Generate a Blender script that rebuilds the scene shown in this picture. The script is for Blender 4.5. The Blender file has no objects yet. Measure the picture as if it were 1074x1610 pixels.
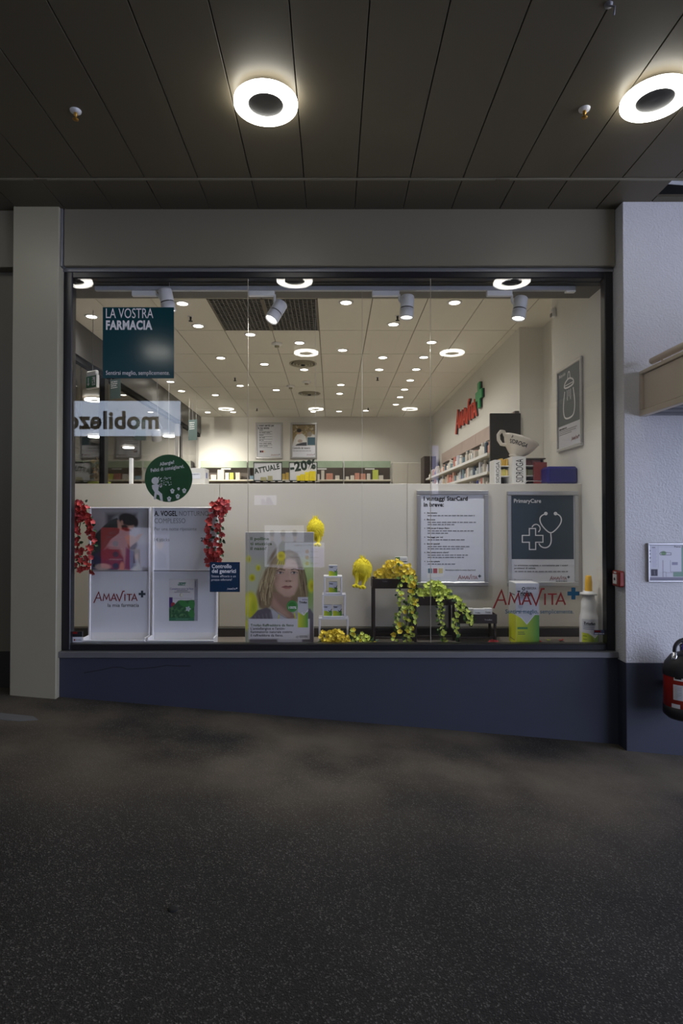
import bpy, math, random
import numpy as np
from math import sin, cos, pi, radians
from mathutils import Vector, Matrix

S = bpy.context.scene
COL = S.collection
random.seed(7)

# ---------------------------------------------------------------- camera
F, CX, CY, PIT, ZC = 930.0, 522.5, 802.0, 0.0142, 1.59     # focal length in pixels of the 1074x1610 frame
cam = bpy.data.cameras.new('camera')
cam.sensor_fit = 'VERTICAL'; cam.sensor_height = 36.0; cam.sensor_width = 24.0
cam.lens = F / 1610 * 36
cam.shift_x = (537 - CX) / 1610
cam.shift_y = (CY - 805) / 1610
cam.clip_start = 0.02
camo = bpy.data.objects.new('camera', cam); COL.objects.link(camo)
camo.location = (0, 0, ZC); camo.rotation_euler = (pi / 2 + PIT, 0, 0)
S.camera = camo

# ---------------------------------------------------------------- sky and exposure
S.view_settings.view_transform = 'Standard'
S.view_settings.look = 'None'
S.view_settings.gamma = 1.0
S.view_settings.exposure = 0.0
S.view_settings.use_curve_mapping = False
SKY = 4.5            # overcast daylight that enters the passage from its open end
w = bpy.data.worlds.new('sky'); S.world = w; w.use_nodes = True
bg = w.node_tree.nodes['Background']
bg.inputs[0].default_value = (0.68, 0.75, 1.0, 1); bg.inputs[1].default_value = SKY
RING = 15.0           # ring lamps in the passage
DOWN_W = 40.0        # downlights in the shop
TRACK_W = 75.0       # spotlights over the display
WALLSPOT_W = 170.0   # spotlights on the far shop wall
WARM = (1.0, 0.96, 0.87)


def at(px, py, Y):
    u = (px - CX) / F; v = (CY - py) / F
    y = cos(PIT) - v * sin(PIT); z = sin(PIT) + v * cos(PIT)
    return Vector((u * Y / y, Y, ZC + z * Y / y))


def at_z(px, py, Z):
    u = (px - CX) / F; v = (CY - py) / F
    y = cos(PIT) - v * sin(PIT); z = sin(PIT) + v * cos(PIT)
    t = (Z - ZC) / z
    return Vector((u * t, y * t, Z))


def lin(c):
    c = c / 255.0
    return c / 12.92 if c <= 0.04045 else ((c + 0.055) / 1.055) ** 2.4


def C(r, g, b):
    return (lin(r), lin(g), lin(b), 1.0)


# ---------------------------------------------------------------- materials
MATS = {}


def mat(name, col, rough=0.6, metal=0.0, var=0.06, scale=18.0, bump=0.0, bscale=200.0, spec=0.5, coat=0.0):
    m = bpy.data.materials.new(name); m.use_nodes = True
    nt = m.node_tree; p = nt.nodes['Principled BSDF']
    p.inputs['Roughness'].default_value = rough; p.inputs['Metallic'].default_value = metal
    p.inputs['Specular IOR Level'].default_value = spec
    p.inputs['Coat Weight'].default_value = coat
    tc = nt.nodes.new('ShaderNodeTexCoord')
    nz = nt.nodes.new('ShaderNodeTexNoise'); nz.inputs['Scale'].default_value = scale; nz.inputs['Detail'].default_value = 4
    nt.links.new(tc.outputs['Object'], nz.inputs['Vector'])
    mx = nt.nodes.new('ShaderNodeMix'); mx.data_type = 'RGBA'
    a = tuple(max(0, c * (1 - var)) for c in col[:3]) + (1,); b = tuple(min(1, c * (1 + var)) for c in col[:3]) + (1,)
    mx.inputs[6].default_value = a; mx.inputs[7].default_value = b
    nt.links.new(nz.outputs['Fac'], mx.inputs[0]); nt.links.new(mx.outputs[2], p.inputs['Base Color'])
    if bump:
        n2 = nt.nodes.new('ShaderNodeTexNoise'); n2.inputs['Scale'].default_value = bscale; n2.inputs['Detail'].default_value = 3
        nt.links.new(tc.outputs['Object'], n2.inputs['Vector'])
        bp = nt.nodes.new('ShaderNodeBump'); bp.inputs['Strength'].default_value = bump; bp.inputs['Distance'].default_value = 0.01
        nt.links.new(n2.outputs['Fac'], bp.inputs['Height']); nt.links.new(bp.outputs['Normal'], p.inputs['Normal'])
    MATS[name] = m
    return m


def emat(name, col, strength):
    m = bpy.data.materials.new(name); m.use_nodes = True
    nt = m.node_tree
    for n in list(nt.nodes): nt.nodes.remove(n)
    e = nt.nodes.new('ShaderNodeEmission'); o = nt.nodes.new('ShaderNodeOutputMaterial')
    e.inputs[0].default_value = tuple(col[:3]) + (1,); e.inputs[1].default_value = strength
    nt.links.new(e.outputs[0], o.inputs[0])
    MATS[name] = m
    return m


def print_mat(name, rough=0.45, emit=0.0):
    """flat print: colour from the mesh's own colour attribute"""
    m = bpy.data.materials.new(name); m.use_nodes = True
    nt = m.node_tree; p = nt.nodes['Principled BSDF']
    a = nt.nodes.new('ShaderNodeVertexColor'); a.layer_name = 'print'
    nt.links.new(a.outputs[0], p.inputs['Base Color']); p.inputs['Roughness'].default_value = rough
    if emit:
        nt.links.new(a.outputs[0], p.inputs['Emission Color']); p.inputs['Emission Strength'].default_value = emit
    return m


def glass_mat(name, tint=(1, 1, 1), f0=0.04):
    m = bpy.data.materials.new(name); m.use_nodes = True
    nt = m.node_tree
    for n in list(nt.nodes): nt.nodes.remove(n)
    t = nt.nodes.new('ShaderNodeBsdfTransparent'); t.inputs[0].default_value = tuple(tint) + (1,)
    g = nt.nodes.new('ShaderNodeBsdfGlossy'); g.inputs['Roughness'].default_value = 0.0
    lw = nt.nodes.new('ShaderNodeLayerWeight'); lw.inputs[0].default_value = 0.5
    pw = nt.nodes.new('ShaderNodeMath'); pw.operation = 'POWER'; pw.inputs[1].default_value = 5
    ml = nt.nodes.new('ShaderNodeMath'); ml.operation = 'MULTIPLY_ADD'; ml.inputs[1].default_value = 1 - f0; ml.inputs[2].default_value = f0
    mx = nt.nodes.new('ShaderNodeMixShader'); o = nt.nodes.new('ShaderNodeOutputMaterial')
    nt.links.new(lw.outputs['Facing'], pw.inputs[0]); nt.links.new(pw.outputs[0], ml.inputs[0])
    nt.links.new(ml.outputs[0], mx.inputs[0]); nt.links.new(t.outputs[0], mx.inputs[1]); nt.links.new(g.outputs[0], mx.inputs[2])
    nt.links.new(mx.outputs[0], o.inputs[0])
    return m


def floor_mat():
    m = mat('asphalt', C(62, 59, 58), 0.85, var=0.0)
    nt = m.node_tree; p = nt.nodes['Principled BSDF']; N = nt.nodes.new; L = nt.links.new
    tc = N('ShaderNodeTexCoord')
    vo = N('ShaderNodeTexVoronoi'); vo.inputs['Scale'].default_value = 190; L(tc.outputs['Object'], vo.inputs['Vector'])
    cr = N('ShaderNodeValToRGB'); cr.color_ramp.elements[0].position = 0.0; cr.color_ramp.elements[1].position = 1.0
    cr.color_ramp.elements[0].color = C(44, 41, 39); cr.color_ramp.elements[1].color = C(86, 82, 78)
    e = cr.color_ramp.elements.new(0.86); e.color = C(64, 61, 58)
    e = cr.color_ramp.elements.new(0.94); e.color = C(120, 118, 114)
    hs = N('ShaderNodeSeparateColor'); L(vo.outputs['Color'], hs.inputs[0]); L(hs.outputs[0], cr.inputs[0])
    big = N('ShaderNodeTexNoise'); big.inputs['Scale'].default_value = 1.3; big.inputs['Detail'].default_value = 5; big.inputs['Roughness'].default_value = 0.6
    L(tc.outputs['Object'], big.inputs['Vector'])
    br = N('ShaderNodeMapRange'); br.inputs[1].default_value = 0.3; br.inputs[2].default_value = 0.72; br.inputs[3].default_value = 0.36; br.inputs[4].default_value = 0.68
    L(big.outputs['Fac'], br.inputs[0])
    mu = N('ShaderNodeVectorMath'); mu.operation = 'SCALE'; L(cr.outputs[0], mu.inputs[0]); L(br.outputs[0], mu.inputs['Scale'])
    # paler brown patches, stronger towards the shop front
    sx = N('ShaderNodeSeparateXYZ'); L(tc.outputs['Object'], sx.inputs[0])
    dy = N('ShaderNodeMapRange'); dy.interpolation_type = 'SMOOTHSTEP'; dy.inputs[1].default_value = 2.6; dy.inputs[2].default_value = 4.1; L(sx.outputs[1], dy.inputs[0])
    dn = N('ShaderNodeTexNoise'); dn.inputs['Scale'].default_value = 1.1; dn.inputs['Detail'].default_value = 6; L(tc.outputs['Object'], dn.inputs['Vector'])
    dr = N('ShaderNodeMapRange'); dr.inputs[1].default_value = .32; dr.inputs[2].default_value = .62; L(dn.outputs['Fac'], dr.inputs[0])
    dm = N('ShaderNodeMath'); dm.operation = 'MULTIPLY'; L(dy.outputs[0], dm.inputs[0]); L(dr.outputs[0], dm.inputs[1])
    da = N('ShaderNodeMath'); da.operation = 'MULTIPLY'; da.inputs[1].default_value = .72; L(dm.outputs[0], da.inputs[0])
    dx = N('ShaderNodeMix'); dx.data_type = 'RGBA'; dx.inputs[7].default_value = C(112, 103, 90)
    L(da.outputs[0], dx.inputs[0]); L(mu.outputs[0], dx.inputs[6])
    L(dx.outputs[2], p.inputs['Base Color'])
    bp = N('ShaderNodeBump'); bp.inputs['Strength'].default_value = 0.6; bp.inputs['Distance'].default_value = 0.004
    L(vo.outputs['Distance'], bp.inputs['Height']); L(bp.outputs['Normal'], p.inputs['Normal'])
    p.inputs['Specular IOR Level'].default_value = 0.25
    return m


def dado_mat():
    """painted plaster with one hairline crack drawn along a wavy line"""
    return mat('dado_paint', C(60, 64, 78), 0.55, var=0.06, scale=5, bump=0.08, bscale=160, spec=0.3)


M = {}
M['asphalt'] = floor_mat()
M['dado'] = dado_mat()
M['ceil_panel'] = mat('ceiling_metal', C(90, 83, 69), 0.5, var=0.03, scale=2, spec=0.3)
M['black'] = mat('black_void', C(12, 12, 12), 0.9)
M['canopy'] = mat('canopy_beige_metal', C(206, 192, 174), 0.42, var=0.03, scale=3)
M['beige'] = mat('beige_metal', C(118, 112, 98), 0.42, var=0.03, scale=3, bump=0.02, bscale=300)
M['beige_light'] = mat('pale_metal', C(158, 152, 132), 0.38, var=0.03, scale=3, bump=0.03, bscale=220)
M['plaster'] = mat('white_rough_plaster', C(214, 213, 216), 0.9, var=0.03, scale=6, bump=0.55, bscale=70)
M['frame'] = mat('dark_window_frame', C(26, 26, 32), 0.35, var=0.05)
M['sill'] = mat('sill_aluminium', C(122, 122, 126), 0.45, metal=0.4, var=0.04)
M['glass'] = glass_mat('shop_glass', f0=0.052)
M['seal'] = mat('clear_joint', C(190, 182, 165), 0.3)
M['white_wall'] = mat('shop_white_paint', C(222, 220, 214), 0.7, var=0.015, scale=2)
M['partition'] = mat('partition_board', C(205, 200, 190), 0.45, var=0.02, scale=1.5)
M['tile'] = mat('ceiling_tile', C(220, 215, 204), 0.85, var=0.02, scale=4, bump=0.05, bscale=300)
M['tbar'] = mat('ceiling_grid', C(112, 106, 96), 0.7)
M['shopfloor'] = mat('shop_floor', C(190, 184, 172), 0.4, var=0.04, scale=2)
M['displayfloor'] = mat('display_floor', C(120, 112, 104), 0.5, var=0.12, scale=9)
M['skirting'] = mat('dark_skirting', C(50, 46, 44), 0.5)
M['soffit_dark'] = mat('black_soffit', C(40, 40, 38), 0.7)
M['soffit'] = mat('dark_soffit', C(92, 90, 88), 0.6)
M['header'] = mat('dark_header', C(74, 74, 74), 0.35, var=0.03)
M['white'] = mat('white_plastic', C(225, 225, 226), 0.4, var=0.02)
M['white_metal'] = mat('white_powder_coat', C(222, 222, 230), 0.35, var=0.02)
M['spot_grey'] = mat('spot_grey_paint', C(206, 208, 214), 0.35, var=0.03)
M['dark'] = mat('dark_plastic', C(28, 28, 30), 0.5)
M['brass'] = mat('brass', C(170, 130, 60), 0.35, metal=0.8)
M['alu'] = mat('brushed_aluminium', C(195, 195, 198), 0.28, metal=0.75, var=0.03)
M['paper'] = mat('white_poster_paper', C(214, 216, 226), 0.5, var=0.01)
M['teal'] = mat('teal_sign_print', C(10, 62, 70), 0.13, var=0.05, scale=3)
M['petrol'] = mat('petrol_poster_print', C(36, 56, 70), 0.4, var=0.03)
M['navy'] = mat('navy_sticker_print', C(16, 52, 84), 0.35, var=0.03)
M['green_sign'] = mat('green_round_print', C(28, 84, 44), 0.4, var=0.04)
M['ink'] = mat('dark_ink', C(38, 40, 46), 0.5, spec=0.2)
M['ink_grey'] = mat('grey_ink', C(128, 130, 140), 0.5)
M['white_ink'] = mat('white_ink', C(232, 232, 236), 0.5, spec=0.2)
M['red_ink'] = mat('red_ink', C(128, 30, 28), 0.5, spec=0.2)
M['teal_ink'] = mat('teal_ink', C(18, 78, 104), 0.5, spec=0.2)
M['slate_ink'] = mat('slate_ink', C(44, 60, 72), 0.5)
M['green_ink'] = mat('green_ink', C(62, 92, 40), 0.5)
M['red_sign'] = mat('red_sign_acrylic', C(226, 84, 60), 0.35)
M['green_cross'] = mat('green_sign_acrylic', C(34, 160, 96), 0.35)
M['sign_side'] = mat('sign_return_metal', C(60, 60, 62), 0.4)
M['brown'] = mat('dark_brown_metal', C(46, 36, 33), 0.45, var=0.08)
M['alarm_red'] = mat('alarm_red_plastic', C(138, 42, 32), 0.4)
M['ext_red'] = mat('extinguisher_red', C(160, 36, 24), 0.3, coat=0.3)
M['ext_black'] = mat('extinguisher_rubber', C(26, 26, 30), 0.5)
M['chrome'] = mat('chrome_fitting', C(210, 210, 214), 0.2, metal=1.0)
M['blue'] = mat('deep_blue_box', C(26, 22, 110), 0.4, var=0.1)
M['ceramic'] = mat('cream_ceramic', C(226, 218, 206), 0.25)
M['shelf_dark'] = mat('shelf_back_brown', C(84, 76, 70), 0.6)
M['shelf_white'] = mat('shelf_board', C(220, 214, 198), 0.5)
M['pink_header'] = mat('blush_header_panel', C(176, 158, 150), 0.4, var=0.12, scale=6)
M['green_header'] = mat('pale_green_header_panel', C(158, 176, 154), 0.35, var=0.22, scale=7)
M['blackpanel'] = mat('gloss_black_panel', C(44, 42, 40), 0.18, var=0.03)
M['yellow_fur'] = mat('yellow_plush', C(232, 214, 40), 0.8, var=0.25, scale=60)
M['petal_red'] = mat('red_petal', C(176, 54, 50), 0.6, var=0.25, scale=40)
M['petal_pink'] = mat('pink_petal', C(178, 66, 72), 0.6, var=0.25, scale=40)
M['petal_yellow'] = mat('yellow_petal', C(250, 224, 84), 0.55, var=0.15, scale=40)
M['petal_lime'] = mat('lime_petal', C(214, 228, 112), 0.55, var=0.2, scale=40)
M['leaf'] = mat('dark_green_leaf', C(44, 74, 44), 0.55, var=0.25, scale=40)
M['leaf_light'] = mat('green_leaf', C(84, 122, 52), 0.55, var=0.25, scale=40)
M['stem'] = mat('green_stem', C(58, 78, 42), 0.6)
M['thread'] = mat('nylon_thread', C(200, 200, 196), 0.3)
M['ring_glow'] = emat('ring_lamp_diffuser', (1.0, 0.98, 0.90), RING)
M['down_glow'] = emat('downlight_lens', (1.0, 0.93, 0.80), 14.0)
M['spot_glow'] = emat('spot_lens', (1.0, 0.95, 0.85), 6.0)
M['print'] = print_mat('flat_print')
M['backlit'] = print_mat('backlit_print', emit=1.6)
M['sign_white'] = emat('backlit_sign_face', (0.66, 0.78, 1.0), 4.2)
M['sign_black'] = mat('sign_black_letters', C(20, 20, 22), 0.5)
M['exit_green'] = mat('exit_sign_green', C(30, 110, 70), 0.4)
M['gold'] = mat('dried_gold_leaves', C(150, 116, 62), 0.55, var=0.3, scale=30)
M['grey_patch'] = mat('grey_floor_patch', C(98, 98, 100), 0.7, var=0.1)
M['purple'] = mat('purple_print', C(70, 50, 140), 0.5)
M['hallwall'] = mat('passage_wall', C(120, 116, 110), 0.7)
M['dark_hall'] = mat('passage_dark_front', C(40, 40, 44), 0.4)
M['crack'] = mat('hairline_crack', C(30, 30, 38), 0.9)

# ---------------------------------------------------------------- mesh building


class MB:
    def __init__(s): s.V = []; s.F = []; s.sm = []

    def add(s, vs, fs, smooth=False):
        o = len(s.V); s.V += [tuple(v) for v in vs]
        for f in fs: s.F.append([i + o for i in f]); s.sm.append(smooth)
        return s

    def box(s, x0, x1, y0, y1, z0, z1, b=0.0):
        if x0 > x1: x0, x1 = x1, x0
        if y0 > y1: y0, y1 = y1, y0
        if z0 > z1: z0, z1 = z1, z0
        b = min(b, (x1 - x0) * .45, (y1 - y0) * .45, (z1 - z0) * .45)
        if b <= 0:
            v = [(x, y, z) for x in (x0, x1) for y in (y0, y1) for z in (z0, z1)]
            return s.add(v, [(0, 1, 3, 2), (4, 6, 7, 5), (0, 4, 5, 1), (2, 3, 7, 6), (0, 2, 6, 4), (1, 5, 7, 3)])
        v = []; idx = {}
        X = (x0, x1); Y = (y0, y1); Z = (z0, z1); sg = (1, -1)
        for i in (0, 1):
            for j in (0, 1):
                for k in (0, 1):
                    x, y, z = X[i], Y[j], Z[k]; dx, dy, dz = sg[i] * b, sg[j] * b, sg[k] * b
                    idx[i, j, k] = len(v)
                    v += [(x, y + dy, z + dz), (x + dx, y, z + dz), (x + dx, y + dy, z)]
        I = lambda i, j, k, a: idx[i, j, k] + a
        f = []
        for i in (0, 1): f.append([I(i, 0, 0, 0), I(i, 0, 1, 0), I(i, 1, 1, 0), I(i, 1, 0, 0)])
        for j in (0, 1): f.append([I(0, j, 0, 1), I(1, j, 0, 1), I(1, j, 1, 1), I(0, j, 1, 1)])
        for k in (0, 1): f.append([I(0, 0, k, 2), I(0, 1, k, 2), I(1, 1, k, 2), I(1, 0, k, 2)])
        for i in (0, 1):
            for j in (0, 1): f.append([I(i, j, 0, 0), I(i, j, 1, 0), I(i, j, 1, 1), I(i, j, 0, 1)])
            for k in (0, 1): f.append([I(i, 0, k, 0), I(i, 1, k, 0), I(i, 1, k, 2), I(i, 0, k, 2)])
        for j in (0, 1):
            for k in (0, 1): f.append([I(0, j, k, 1), I(1, j, k, 1), I(1, j, k, 2), I(0, j, k, 2)])
        for i in (0, 1):
            for j in (0, 1):
                for k in (0, 1): f.append([I(i, j, k, 0), I(i, j, k, 1), I(i, j, k, 2)])
        return s.add(v, f)

    def path(s, pts, r, n=8, r1=None, caps=True, smooth=True):
        pts = [Vector(p) for p in pts]; m = len(pts); vs = []
        a = None
        for i, p in enumerate(pts):
            d = (pts[min(i + 1, m - 1)] - pts[max(i - 1, 0)]).normalized()
            if a is None: a = d.cross(Vector((0, 0, 1)) if abs(d.z) < .9 else Vector((1, 0, 0)))
            a = (a - d * a.dot(d)).normalized(); b = d.cross(a)
            rr = r if r1 is None else r + (r1 - r) * i / (m - 1)
            vs += [p + (a * cos(2 * pi * k / n) + b * sin(2 * pi * k / n)) * rr for k in range(n)]
        fs = [(i * n + k, i * n + (k + 1) % n, (i + 1) * n + (k + 1) % n, (i + 1) * n + k) for i in range(m - 1) for k in range(n)]
        s.add(vs, fs, smooth)
        if caps: s.add(vs[:n], [list(range(n))[::-1]]); s.add(vs[-n:], [list(range(n))])
        return s

    def lathe(s, prof, n=24, c=(0, 0, 0), mtx=None, smooth=True):
        vs = []
        for (r, z) in prof:
            for k in range(n):
                v = Vector((r * cos(2 * pi * k / n), r * sin(2 * pi * k / n), z))
                if mtx is not None: v = mtx @ v
                vs.append(v + Vector(c))
        fs = [(i * n + k, i * n + (k + 1) % n, (i + 1) * n + (k + 1) % n, (i + 1) * n + k) for i in range(len(prof) - 1) for k in range(n)]
        s.add(vs, fs, smooth)
        if prof[0][0] > 1e-6: s.add(vs[:n], [list(range(n))[::-1]])
        if prof[-1][0] > 1e-6: s.add(vs[-n:], [list(range(n))])
        return s

    def poly(s, pts, y=0.0, th=0.0008):
        """flat shape in the x-z plane, front face at y - th"""
        n = len(pts)
        a = sum(pts[i][0] * pts[(i + 1) % n][1] - pts[(i + 1) % n][0] * pts[i][1] for i in range(n))
        if a < 0: pts = pts[::-1]
        vs = [(p[0], y - th, p[1]) for p in pts] + [(p[0], y, p[1]) for p in pts]
        fs = [list(range(n)), list(range(n, 2 * n))[::-1]] + [(i, i + n, (i + 1) % n + n, (i + 1) % n) for i in range(n)]
        return s.add(vs, fs)

    def rect(s, x0, x1, z0, z1, y=0.0, th=0.0008): return s.poly([(x0, z0), (x1, z0), (x1, z1), (x0, z1)], y, th)

    def disc(s, x, z, r, y=0.0, th=0.0008, n=32, rz=None):
        rz = rz or r
        return s.poly([(x + r * cos(2 * pi * k / n), z + rz * sin(2 * pi * k / n)) for k in range(n)], y, th)

    def annulus(s, x, z, r0, r1, y=0.0, th=0.0008, n=32, a0=0, a1=2 * pi):
        for k in range(n):
            t0 = a0 + (a1 - a0) * k / n; t1 = a0 + (a1 - a0) * (k + 1) / n
            s.poly([(x + r * cos(t), z + r * sin(t)) for r, t in ((r0, t0), (r1, t0), (r1, t1), (r0, t1))], y, th)
        return s

    def stroke(s, pts, w, y=0.0, th=0.0008, closed=False):
        n = len(pts); P = [Vector((p[0], p[1])) for p in pts]
        L = []; R = []
        for i in range(n):
            p = P[i]
            a = P[i - 1] if (i > 0 or closed) else None; b = P[(i + 1) % n] if (i < n - 1 or closed) else None
            d1 = (p - a).normalized() if a is not None else None; d2 = (b - p).normalized() if b is not None else None
            if d1 is None: d1 = d2
            if d2 is None: d2 = d1
            n1 = Vector((-d1.y, d1.x)); n2 = Vector((-d2.y, d2.x)); nn = (n1 + n2)
            if nn.length < .2: nn = n1
            nn.normalize(); k = w / 2 / max(.45, nn.dot(n1))
            L.append(p + nn * k); R.append(p - nn * k)
        for i in range(n if closed else n - 1):
            j = (i + 1) % n
            s.poly([tuple(L[i]), tuple(R[i]), tuple(R[j]), tuple(L[j])], y, th)
        return s

    def curve(s, pts, w, y=0.0, th=0.0008, closed=False, it=2):
        """stroke with rounded corners (corner cutting)"""
        for _ in range(it):
            q = [] if closed else [pts[0]]
            for i in range(len(pts) if closed else len(pts) - 1):
                a, b = pts[i], pts[(i + 1) % len(pts)]
                q += [(a[0] * .75 + b[0] * .25, a[1] * .75 + b[1] * .25), (a[0] * .25 + b[0] * .75, a[1] * .25 + b[1] * .75)]
            if not closed: q.append(pts[-1])
            pts = q
        return s.stroke(pts, w, y, th, closed)

    def mesh(s, name, m):
        me = bpy.data.meshes.new(name); me.from_pydata(s.V, [], s.F)
        me.polygons.foreach_set('use_smooth', s.sm)
        if m: me.materials.append(m)
        me.update(); return me

    def build(s, name, m, parent=None, loc=None, rot=None):
        o = bpy.data.objects.new(name, s.mesh(name, m)); COL.objects.link(o)
        if parent: o.parent = parent
        if loc is not None: o.location = loc
        if rot is not None: o.rotation_euler = rot
        return o


def tag(o, label, cat, group=None, kind=None):
    o['label'] = label; o['category'] = cat
    if group: o['group'] = group
    if kind: o['kind'] = kind
    return o


def thing(name, label, cat, loc=(0, 0, 0), rot=(0, 0, 0), group=None):
    o = bpy.data.objects.new(name, None); COL.objects.link(o); o.empty_display_size = .05
    o.location = loc; o.rotation_euler = rot
    return tag(o, label, cat, group)


def struct(o): o['kind'] = 'structure'; return o


def B(*a, **k): return MB().box(*a, **k)


def link(name, me, parent, loc=(0, 0, 0), rot=(0, 0, 0), scale=None):
    o = bpy.data.objects.new(name, me); COL.objects.link(o); o.parent = parent; o.location = loc; o.rotation_euler = rot
    if scale is not None: o.scale = (scale,) * 3 if not hasattr(scale, '__len__') else scale
    return o


_tc = {}


def text_pts(s, bold=0.0, align='LEFT'):
    key = (s, bold, align)
    if key not in _tc:
        cu = bpy.data.curves.new('lettering', 'FONT'); cu.body = s; cu.size = 1.0; cu.align_x = align
        cu.resolution_u = 3; cu.offset = bold; cu.space_character = 1.0 + bold * 1.5; cu.fill_mode = 'FRONT'
        ob = bpy.data.objects.new('lettering', cu)
        me = ob.to_mesh()
        V = np.array([v.co[:] for v in me.vertices]).reshape(-1, 3); Fc = [list(p.vertices) for p in me.polygons]
        ob.to_mesh_clear(); bpy.data.objects.remove(ob); bpy.data.curves.remove(cu)
        _tc[key] = (V, Fc)
    return _tc[key]


CAP = None


def text(s, cap, x, z, m, parent, y=0.0, align='LEFT', bold=0.0, width=None, rot=0.0, name='lettering', mb=None, shear=0.0):
    """lettering with capital height cap, baseline start (x, z), front towards -y"""
    global CAP
    if CAP is None: CAP = float(text_pts('H')[0][:, 1].max())
    V, Fc = text_pts(s, bold, align)
    k = cap / CAP; V = V * k
    if width:
        ext = V[:, 0].max() - V[:, 0].min(); kx = width / ext
        V = V * np.array([kx, 1, 1]); 
        if align == 'LEFT': V[:, 0] -= V[:, 0].min()
    c, sn = cos(rot), sin(rot)
    vs = [(x + a * c - b * sn + shear * b, y - 0.0007, z + a * sn + b * c) for a, b, _ in V]
    t = mb or MB()
    t.add(vs, Fc)
    if mb is None: return t.build(name, m, parent)
    return t


def bars(mb, x, z, wd, h, y=0.0, seed=0):
    """a line of print too small to read: a row of word-long dashes"""
    r = random.Random(seed); cx = x
    while cx < x + wd - h:
        l = min(h * r.uniform(1.5, 5), x + wd - cx)
        mb.rect(cx, cx + l, z, z + h, y); cx += l + h * .7
    return mb


def logo(parent, x, z, u, y=0.0, red=None, plus=None, th=0.0008, side=False, plus_k=1.0, plus_dz=0.0):
    """pharmacy word mark in stroked small capitals with a plus; u = height of the small capitals"""
    w_ = .15 * u; t = MB()
    def st(p, ww=w_): t.stroke([(x + a * u, z + b * u) for a, b in p], ww, y, th)
    st([(-.08, -.3), (.62, 1.28), (1.02, 0)]); st([(.2, .42), (.9, .42)], w_ * .8)
    st([(1.25, 0), (1.42, 1), (1.76, .25), (2.1, 1), (2.27, 0)])
    st([(2.42, 0), (2.84, 1), (3.22, 0)]); st([(2.6, .34), (3.08, .34)], w_ * .8)
    st([(3.22, 1), (3.66, 0), (4.15, 1.4), (4.42, 1.42)])
    st([(4.45, 0), (4.45, 1)])
    st([(4.7, .95), (5.5, .95)], w_ * .85); st([(5.1, .95), (5.1, 0)])
    st([(5.42, 0), (5.84, 1), (6.24, 0)]); st([(5.6, .34), (6.1, .34)], w_ * .8)
    t.build('word_mark', red or M['red_ink'], parent)
    p = MB(); cx, cz, a, b = x + (6.85 + .1 * plus_k) * u, z + (1.0 + plus_dz) * u, .5 * u * plus_k, .17 * u * plus_k
    p.poly([(cx - b, cz - a), (cx + b, cz - a), (cx + b, cz - b), (cx + a, cz - b), (cx + a, cz + b), (cx + b, cz + b), (cx + b, cz + a), (cx - b, cz + a), (cx - b, cz + b), (cx - a, cz + b), (cx - a, cz - b), (cx - b, cz - b)], y, th)
    p.build('plus_mark', plus or M['slate_ink'], parent)


# ---------------------------------------------------------------- flat print painter


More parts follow.
